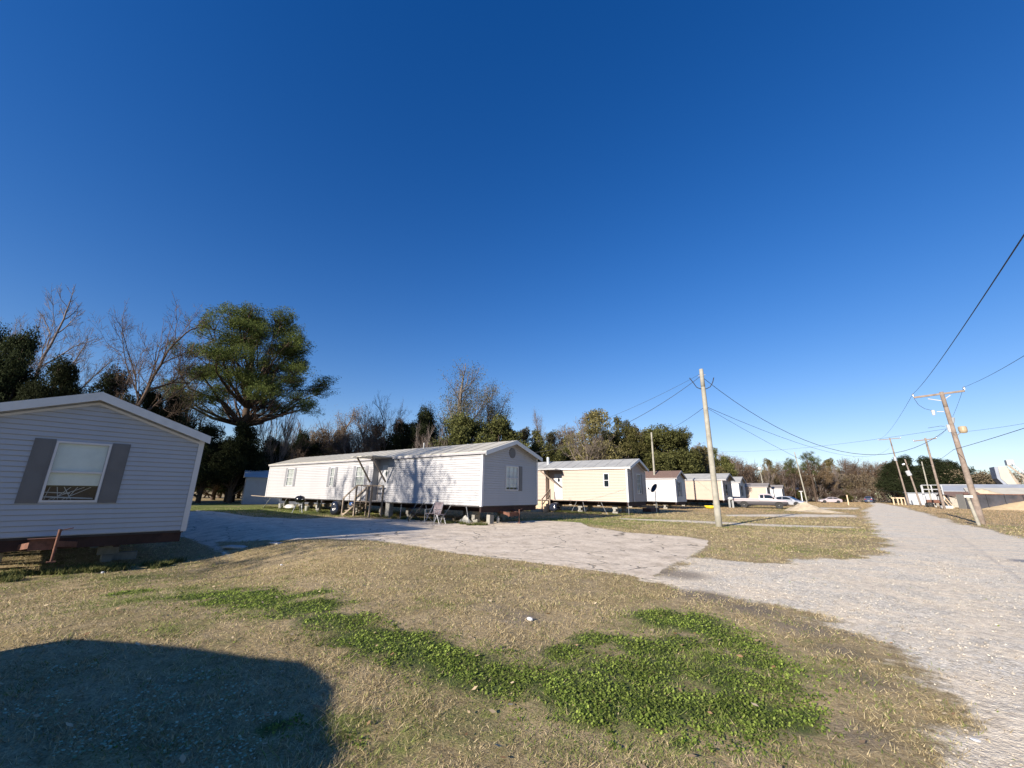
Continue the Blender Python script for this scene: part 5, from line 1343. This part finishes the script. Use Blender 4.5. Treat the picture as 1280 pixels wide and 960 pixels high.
q = Rm@np.array([0, -.28, .52])+np.array([0, 0, 1.95]); q0 = Rm@np.array([0, -.34, .08])+np.array([0, 0, 1.95])
m = MB(); m.cyl(tuple(q0), tuple(q), .015); m.ell(tuple(q), .06, .06, .08); m.build('feed_arm', M['white_plastic'], d)
def block(px, py, L=.4, rz=0, h=.2, label='', mat='block', name='concrete_block', tilt=0, w=.2):
    m = MB(); m.box(-L/2, L/2, -w/2, w/2, 0, h); o = m.build(name, M[mat], None, bevel=.012); place(o, px, py, -.01, rz); o.rotation_euler = (tilt, 0, rz); return tag(o, label, name.replace('_', ' '))
block(152, 699, .58, math.radians(84), .20, 'grey concrete block lying under the nearest home gable')
block(612.5, 654.5, .22, math.radians(5), .42, 'upright grey block under the white home corner', w=.3)
block(296, 684.5, .75, math.radians(35), .05, 'thin broken concrete slab lying at the drive edge', 'slab', 'broken_slab', .0, .38)
block(345, 679.5, .4, math.radians(20), .04, 'small flat piece of slab farther along the drive edge', 'slab', 'broken_slab', .0, .22)
block(560, 650, 1.0, math.radians(8), .12, 'low timber lying under the tie straps of the white home', 'wood', 'timber', 0, .12)
m = MB(); m.lathe([(0, 0), (.07, 0), (.075, .22), (.03, .3), (.03, .34), (0, .34)], n=12); o = m.build('bottle', M['white_plastic'], None, smooth=True); place(o, 622.5, 654); tag(o, 'white plastic bottle beside the upright block', 'bottle')
def rockpile(px, py, r, hgt, mat, name, label, cat, seed=0, sy=1., rz=0, n=26, kind=None):
    m = MB(); rows = []
    for j in range(n+1):
        for k in range(n+1):
            u = (j/n*2-1); v = (k/n*2-1); q = math.hypot(u, v)
            f = max(0, 1-q)
            nz = float(fbm(np.array(u*3.1+seed), np.array(v*3.1+seed*2), seed, 4))
            rows.append((u*r, v*r*sy, hgt*(f**.9)*(.55+.9*nz)-.03))
    b_ = rows; fs = [(j*(n+1)+k, (j+1)*(n+1)+k, (j+1)*(n+1)+k+1, j*(n+1)+k+1) for j in range(n) for k in range(n)]
    m.add(b_, fs); o = m.build(name, M[mat], None, smooth=True); p = G(px, py); o.location = (p[0], p[1], 0); o.rotation_euler = (0, 0, rz); return tag(o, label, cat, kind=kind)
rockpile(582, 652.5, .42, .3, 'slab', 'rubble_heap', 'low pale lump of rubble in front of the white home corner', 'rubble', 3)
rockpile(1008, 639.0, 2.3, .85, 'pale_sand', 'sand_heap', 'pale heap of fill sand on the grass in front of the silver car', 'sand heap', 5, .55, -.4)
rockpile(1027, 640.6, 2.4, .35, 'pale_sand', 'sand_heap', 'low spread of fill sand right of the bigger heap', 'sand heap', 8, .4, -.3)
t = empty('propane_tank', (0, 0, 0), 0, 'white rounded gas tank behind the pickup tailgate', 'tank'); p = DEPTH(912.6, 50); t.location = (p[0], p[1], 0); t.rotation_euler = (0, 0, .7)
m = MB(); m.ell((0, 0, 1.1), .32, .22, .2, 16, 10); m.build('drum', M['white_plastic'], t, smooth=True)
for s in (-1, 1):
    m = MB(); m.box(s*.2-.03, s*.2+.03, -.2, .2, -.02, .95); m.build('leg', M['grey_metal'], t)
m = MB(); m.lathe([(0, .05), (.32, .05), (.42, .3), (.46, .42), (.43, .42), (.38, .3), (.28, .1), (0, .1)], n=16); o = m.build('plastic_tub', M['yellow'], None, smooth=True); p = G(888, 636); o.location = (p[0], p[1], 0); o.scale = (1.4, .9, .8); tag(o, 'yellow plastic tub on the grass by the beige home', 'tub')
def bucket(O, R_, x, y, mat, label, s=1.):
    m = MB(); m.lathe([(0, 0), (.12*s, 0), (.15*s, .3*s), (.16*s, .31*s), (.145*s, .31*s), (.115*s, .02), (0, .02)], n=14); o = m.build('bucket', M[mat], None, smooth=True); at_local(o, O, R_, x, y); return tag(o, label, 'bucket')
bucket(O2, R2, -16.4, .1, 'white_plastic', 'white bucket under the left part of the long white home', 1.1)
bucket(O2, R2, -13.5, .5, 'steel', 'grey bucket under the narrow window of the long white home', 1.4)
bucket(O2, R2, -20.9, .3, 'white_plastic', 'white jug shape under the left end of the long white home', 1.2)
b = blob('debris_pile', (.5, .3, .2), 'white_plastic', 9, 400, 640, 'pale junk pile under the long white home left end', 'junk'); at_local(b, O2, R2, -19.7, .5)
b = blob('trash_bag', (.42, .36, .40), 'bag', 12, 700, 640, 'black trash bag beside the tan home steps', 'trash bag'); at_local(b, O3, R3, -6.0, -.3)
m = MB(); m.bar((0, 0, .85), (-2.2, -.2, .9), .2, .05); o = m.build('plank', M['wood'], None); at_local(o, O2, R2, -23.3, .1); tag(o, 'long plank sticking out at the left end of the white home', 'plank')
# posts by the road end
for i, (px, py, h_) in enumerate([(1061, 631.5, 1.5)]):
    m = MB(); m.box(-.09, .09, -.09, .09, -.05, h_*1.2); m.box(-.14, .14, -.14, .14, h_*1.2, h_*1.2+.08); o = m.build('post', M['wood_light'], None); place(o, px, py); tag(o, 'short pale wooden post between the white sedan and the road', 'post')
for i, px in enumerate((1116, 1121.5, 1126, 1130.5)):
    m = MB(); m.box(-.12, .12, -.12, .12, -.05, 1.35); m.box(-.3, .3, -.2, .2, 1.3, 1.6); o = m.build('mailbox_post', M['wood_light'], None, bevel=.04); p = DEPTH(px, 88); o.location = (p[0], p[1], 0); tag(o, 'pale mailbox post in the row at the road end', 'mailbox', 'mailbox posts at the road end')

# ------------------------------------------------------------------ the yard on the right
def shed(px, depth, Wd, Dp, H, rz, wallm, roofm, label, rise=.6, name='metal_shed'):
    p = DEPTH(px, depth); root = empty(name, (p[0], p[1], 0), rz, label, 'shed')
    m = MB(); m.box(0, Wd, 0, Dp, 0, H)
    n = int(Wd/.4)
    for i in range(n): m.box(i*.4+.05, i*.4+.13, -.03, .0, .02, H-.02)
    m.build('wall', M[wallm], root)
    m = MB(); m.prism([(-.25, H), (Dp/2, H+rise), (Dp+.25, H), (Dp+.25, H+.08), (Dp/2, H+rise+.08), (-.25, H+.08)], 'x', -.3, Wd+.3); m.build('roof', M[roofm], root)
    return root
shed(1135.5, 92, 6.6, 3, 2.6, math.radians(10), 'metal_sheet', 'metal_sheet', 'pale blue grey steel container at the left of the yard', .05, 'container')
shed(1184, 86, 12, 9, 3.0, math.radians(4), 'metal_sheet', 'metal_sheet', 'wide low shed with light corrugated roof behind the near power pole', 1.5)
shed(1214, 82, 14, 7, 2.4, math.radians(2), 'metal_sheet', 'roof_light', 'second low shed with pale roof beside the sand heap', 1.3)
shed(1186, 72, 4.2, 4, 1.9, math.radians(15), 'stone', 'roof_brown', 'small open hut with rusty roof left of the dark bin wall', .8, 'hut')
# bin of dark steel plates holding sand
p = G(1210, 636.5); bn = empty('storage_bin', (p[0], p[1], 0), math.radians(20), 'long dark steel bin wall holding back the yard sand', 'bin wall')
m = MB(); m.box(0, 12.5, 0, .15, 0, 2.15); m.build('wall', M['dark_wall'], bn)
m = MB(); m.box(-.02, .16, .16, 2.2, 0, 2.15); m.build('end_wall', M['block'], bn)
for i in range(7):
    m = MB(); m.box(.4+i*1.95, .52+i*1.95, -.14, 0, 0, 2.2); m.build('rib', M['dark_wall'], bn)
m = MB(); m.box(-.05, 12.55, -.05, .2, 2.15, 2.27); m.build('top_rail', M['rust'], bn)
def heap(cx, cy, r, hgt, sy, rz, label, seed, mat='sand'):
    m = MB(); n = 40; rows = []
    for j in range(n+1):
        for k in range(n+1):
            u = j/n*2-1; v = k/n*2-1; q = math.hypot(u, v); nz = float(fbm(np.array(u*2.4+seed), np.array(v*2.4+seed), seed, 4))
            rows.append((u*r, v*r*sy, hgt*max(0, 1-q)**.85*(.7+.6*nz)-.05))
    m.add(rows, [(j*(n+1)+k, (j+1)*(n+1)+k, (j+1)*(n+1)+k+1, j*(n+1)+k+1) for j in range(n) for k in range(n)])
    o = m.build('sand_pile', M[mat], None, smooth=True); o.location = (cx, cy, 0); o.rotation_euler = (0, 0, rz); return tag(o, label, 'sand pile')
p = DEPTH(1262, 62); heap(p[0]+2.0, p[1]-2, 7.5, 2.3, .55, .6, 'big tan sand pile in front of the dark bin wall at the right edge', 3)
p = DEPTH(1276, 84); heap(p[0], p[1], 9, 4.3, .8, .2, 'tan sand pile heaped inside the dark bin', 6)
p = DEPTH(1232, 76); heap(p[0], p[1], 8, 3.2, .6, .0, 'long pale sand pile along the top of the bin wall', 9, 'pale_sand')
# hopper with conveyor
p = DEPTH(1262, 92); D_ = math.hypot(p[0], p[1])
hp = empty('hopper', (p[0], p[1], 0), math.radians(6), 'cream steel hopper with slanted inlet above the sand piles', 'hopper')
def loc_h(px, py, dy=0.):
    q = np.array(AT(px, py, D_+dy)); v = q-np.array([p[0], p[1], 0]); c, s = math.cos(-math.radians(6)), math.sin(-math.radians(6))
    return np.array([v[0]*c-v[1]*s, v[0]*s+v[1]*c, v[2]])
def slab3(pts, dep, name, mat, root):
    """solid with a given front outline and a depth away from the viewer"""
    f = [loc_h(*q) for q in pts]; b = [q+np.array([0, dep, 0]) for q in f]; n = len(f); m = MB()
    m.add(f+b, [tuple(range(n)), tuple(range(2*n-1, n-1, -1))]+[(k, k+n, (k+1) % n+n, (k+1) % n) for k in range(n)]); return m.build(name, M[mat], root)
slab3([(1247.5, 583.5), (1258.5, 582.5), (1266, 597), (1273, 607), (1262.5, 607.5), (1251, 598)], 4, 'bin_body', 'hopper', hp)
slab3([(1242.5, 583.5), (1247.3, 583.5), (1250.8, 598.2), (1262.3, 607.7), (1260.5, 611), (1246.5, 598)], 4, 'side_plate', 'hopper_grey', hp)
slab3([(1258.8, 584), (1262, 587), (1279, 611), (1272, 611)], 3.2, 'support_frame', 'conveyor', hp)
for k in range(5):
    a = loc_h(1262+k*3.2, 590+k*3.2); m = MB(); m.bar(a, (a[0]+.4, a[1]+1.5, 0.), .14, .14); m.build('leg', M['conveyor'], hp)
cv = empty('conveyor', (p[0], p[1], 0), math.radians(6), 'inclined dusty conveyor rising to the hopper at the right edge', 'conveyor')
def cvb(a, b, w, h, nm, mt='conveyor', dy=-.6):
    m = MB(); m.bar(loc_h(*a)+[0, dy, 0], loc_h(*b)+[0, dy, 0], w, h); return m.build(nm, M[mt], cv)
cvb((1259, 581.5), (1300, 612), .9, .35, 'belt'); cvb((1260.5, 577), (1302, 606), .10, .16, 'upper_rail', 'grey_metal', -.2); cvb((1262, 579.5), (1300, 609), .10, .12, 'lower_rail', 'hopper_grey', -1.1)
for k in range(7): cvb((1261+k*4, 577.5+k*2.9), (1261+k*4, 582+k*2.9), .08, .08, 'rail_post', 'grey_metal', -.2)
m = MB(); a = loc_h(1261, 579); m.box(a[0]-.5, a[0]+.6, a[1]-1, a[1]+.6, a[2]-.5, a[2]+.7); m.build('drive_housing', M['grey_metal'], cv, bevel=.05)
m = MB(); m.bar(loc_h(1276, 594)-[0, .6, 0], (loc_h(1276, 594)[0], loc_h(1276, 594)[1]-.6, 0), .2, .2); m.build('leg', M['conveyor'], cv)
# pipe frame
f1 = DEPTH(1155.5, 72); f2 = DEPTH(1214, 66)
pf = empty('pipe_frame', (f1[0], f1[1], 0), 0, 'tall frame of horizontal grey pipes on posts in the yard', 'pipe frame')
za = ZAT(1155.5, 606.5, f1[0], f1[1]); zb_ = ZAT(1214, 606, f2[0], f2[1]); v = f2-f1
m = MB(); m.cyl((0, 0, za), (v[0], v[1], zb_), .07); m.build('top_pipe', M['grey_metal'], pf)
m = MB(); m.cyl((0, 0, za-.75), (v[0]*.45, v[1]*.45, za-.75), .09); m.build('middle_pipe', M['grey_metal'], pf)
for k in (0, .22, .45, 1.):
    m = MB(); m.cyl((v[0]*k, v[1]*k, -.1), (v[0]*k, v[1]*k, za), .10 if k else .16); m.build('post', M['grey_metal'], pf)
# small loader (dark machine) and ladder
p_ = DEPTH(1170, 70); ld = empty('tractor', (p_[0], p_[1], 0), math.radians(8), 'dark old tractor parked beside the pipe frame', 'tractor')
m = MB(); m.box(-1.3, .4, -.45, .45, .7, 1.25); m.build('hood', M['rust'], ld, bevel=.08)
m = MB(); m.box(.4, 1.5, -.6, .6, .6, .9); m.box(1.3, 1.5, -.4, .4, .9, 1.4); m.build('seat_deck', M['black_metal'], ld, bevel=.04)
m = MB()
for x in (.3, 1.5):
    for y in (-.6, .6): m.box(x-.04, x+.04, y-.04, y+.04, .9, 2.1)
m.box(.15, 1.65, -.75, .75, 2.1, 2.17); m.build('canopy', M['dark_wall'], ld)
for x, r in ((-1.0, .42), (1.0, .65)):
    for s in (-1, 1): wheel(ld, x, s*.72, r, .3, s)
m = MB(); m.box(-1.2, 1.2, -.45, .45, .0, .55); o = m.build('white_tank', M['white_plastic'], None, bevel=.12); p_ = DEPTH(1180.5, 62); o.location = (p_[0], p_[1], 0); o.rotation_euler = (0, 0, .3); o.scale = (.55, .8, .8); tag(o, 'low white tank on the grass at the yard edge', 'tank')
p_ = DEPTH(1188, 66); lad = empty('ladder', (p_[0], p_[1], 0), .4, 'yellow wooden ladder leaning beside the hut', 'ladder')
for s in (-.22, .22):
    m = MB(); m.bar((s, 0, 0), (s-.9, .2, 2.0), .06, .09); m.build('stile', M['wood_light'], lad)
for k in range(6):
    m = MB(); z = .25+.3*k; m.bar((-.22-.45*z, .1*z, z), (.22-.45*z, .1*z, z), .03, .03); m.build('rung', M['wood_light'], lad)
m = MB(); m.box(-.3, .3, -.2, .2, .0, .35); o = m.build('crate', M['wood_light'], None, bevel=.02); p_ = DEPTH(1199.5, 64); o.location = (p_[0], p_[1], 0); tag(o, 'small pale crate near the left end of the dark bin wall', 'crate')
for i_, (px_, py_, s_) in enumerate(((662, 777, .035), (128, 716, .045), (352, 706, .035), (1222, 930, .02))):
    m = MB(); m.ell((0, 0, .01), s_*1.3, s_*.8, s_*.5, 9, 6); v = np.array(m.v); v *= 1+.25*np.sin(v*70+i_)
    m.v = [tuple(p) for p in v]; o = m.build('stone', M['white_trim'], None); place(o, px_, py_, .01)
    tag(o, ('small white stone on the bare patch in the middle of the lawn', 'white stone in the grass under the nearest home', 'small pale stone in the grass near the drive edge', 'white stone at the road edge in the lower right')[i_], 'stone')
# weeds near the homes' feet
rng = np.random.default_rng(50)
def weeds(name, label, spots, hgt, n, c0, c1):
    Ps = []
    for (cx, cy, r) in spots:
        k = int(n*r); a = rng.uniform(0, 2*PI, k); rr = r*np.sqrt(rng.random(k)); Ps.append(np.stack([cx+rr*np.cos(a), cy+rr*np.sin(a)], 1))
    P = np.concatenate(Ps); z = terrain_z(P[:, 0], P[:, 1]); k = len(P)
    U = np.stack([rng.normal(0, .4, k), rng.normal(0, .4, k), np.ones(k)], 1)*(hgt*rng.uniform(.3, 1, k))[:, None]
    ph = rng.uniform(0, PI, k); W = np.stack([np.cos(ph), np.sin(ph), ph*0], 1)*.012
    V, F = quads_at(np.stack([P[:, 0], P[:, 1], z], 1), U, W); t = rng.random((k, 1)); c = np.array(c0)*(1-t)+np.array(c1)*t
    o = np_obj(name, V, F, M['blade'], cols=np.repeat(c, 3, 0)); return tag(o, label, 'weeds', kind='stuff')
sp = []
for i in range(60):
    x = -rng.uniform(0, 23); y = rng.uniform(-.3, .5); sp.append((O2[0]+x*math.cos(R2)-y*math.sin(R2), O2[1]+x*math.sin(R2)+y*math.cos(R2), rng.uniform(.1, .35)))
for i in range(40):
    x = -rng.uniform(-.3, 10); y = rng.uniform(-.4, .6); sp.append((O3[0]+x*math.cos(R3)-y*math.sin(R3), O3[1]+x*math.sin(R3)+y*math.cos(R3), rng.uniform(.1, .4)))
for i in range(30):
    y = rng.uniform(-.5, 4.8); x = rng.uniform(-.6, .35); sp.append((O1[0]+x, O1[1]+y, rng.uniform(.1, .3)))
weeds('weeds', 'weeds growing along the feet of the homes', sp, .16, 700, (.05, .07, .02), (.2, .2, .08))

# ------------------------------------------------------------------ light, sky, camera
SUN_EL, SUN_X = 20.0, 0.02       # towards-sun direction is (SUN_X, -1)
sd = nrm([SUN_X*math.cos(math.radians(SUN_EL)), -math.cos(math.radians(SUN_EL)), math.sin(math.radians(SUN_EL))])
sl = bpy.data.lights.new('sun', 'SUN'); sl.energy = 5.0; sl.angle = math.radians(.53); sl.color = (1, .91, .79)
so = link(bpy.data.objects.new('sun', sl)); so.rotation_euler = Vector(tuple(sd)).to_track_quat('Z', 'Y').to_euler()
w = bpy.data.worlds.new('World'); SC.world = w; w.use_nodes = True; nt = w.node_tree; nt.nodes.clear(); N = NT(nt)
sk = N.n('TexSky'); sk.sky_type = 'NISHITA'; sk.sun_disc = False; sk.sun_elevation = math.radians(SUN_EL)
sk.sun_rotation = math.atan2(sd[0], sd[1]); sk.altitude = 600; sk.air_density = 1.0; sk.dust_density = .05; sk.ozone_density = 1.6
hs = N.n('HueSaturation'); hs.inputs['Saturation'].default_value = 1.42; hs.inputs['Hue'].default_value = .519; hs.inputs['Value'].default_value = 1.12; N.l(sk.outputs[0], hs.inputs['Color'])
bg = N.n('Background'); bg.inputs['Strength'].default_value = .085; kk = N.n('VectorMath'); kk.operation = 'MULTIPLY_ADD'; N.l(hs.outputs[0], kk.inputs[0]); kk.inputs[1].default_value = (.08, .07, .045); kk.inputs[2].default_value = (1, 1, 1)
dv = N.n('VectorMath'); dv.operation = 'DIVIDE'; N.l(hs.outputs[0], dv.inputs[0]); N.l(kk.outputs[0], dv.inputs[1]); N.l(dv.outputs[0], bg.inputs['Color'])
ow = N.n('OutputWorld'); N.l(bg.outputs[0], ow.inputs[0])
cam = bpy.data.cameras.new('camera'); cam.sensor_fit = 'HORIZONTAL'; cam.sensor_width = 36; cam.lens = 36*FPX/IW
cam.clip_start = .05; cam.clip_end = 4000
co = link(bpy.data.objects.new('camera', cam))
mw = Matrix([list(ROT[i])+[float(CAM[i])] for i in range(3)]+[[0, 0, 0, 1]]); co.matrix_world = mw
SC.camera = co
vs = SC.view_settings; vs.view_transform = 'Standard'; vs.look = 'None'; vs.exposure = 1.0; vs.gamma = 1
SC.render.engine = 'CYCLES'
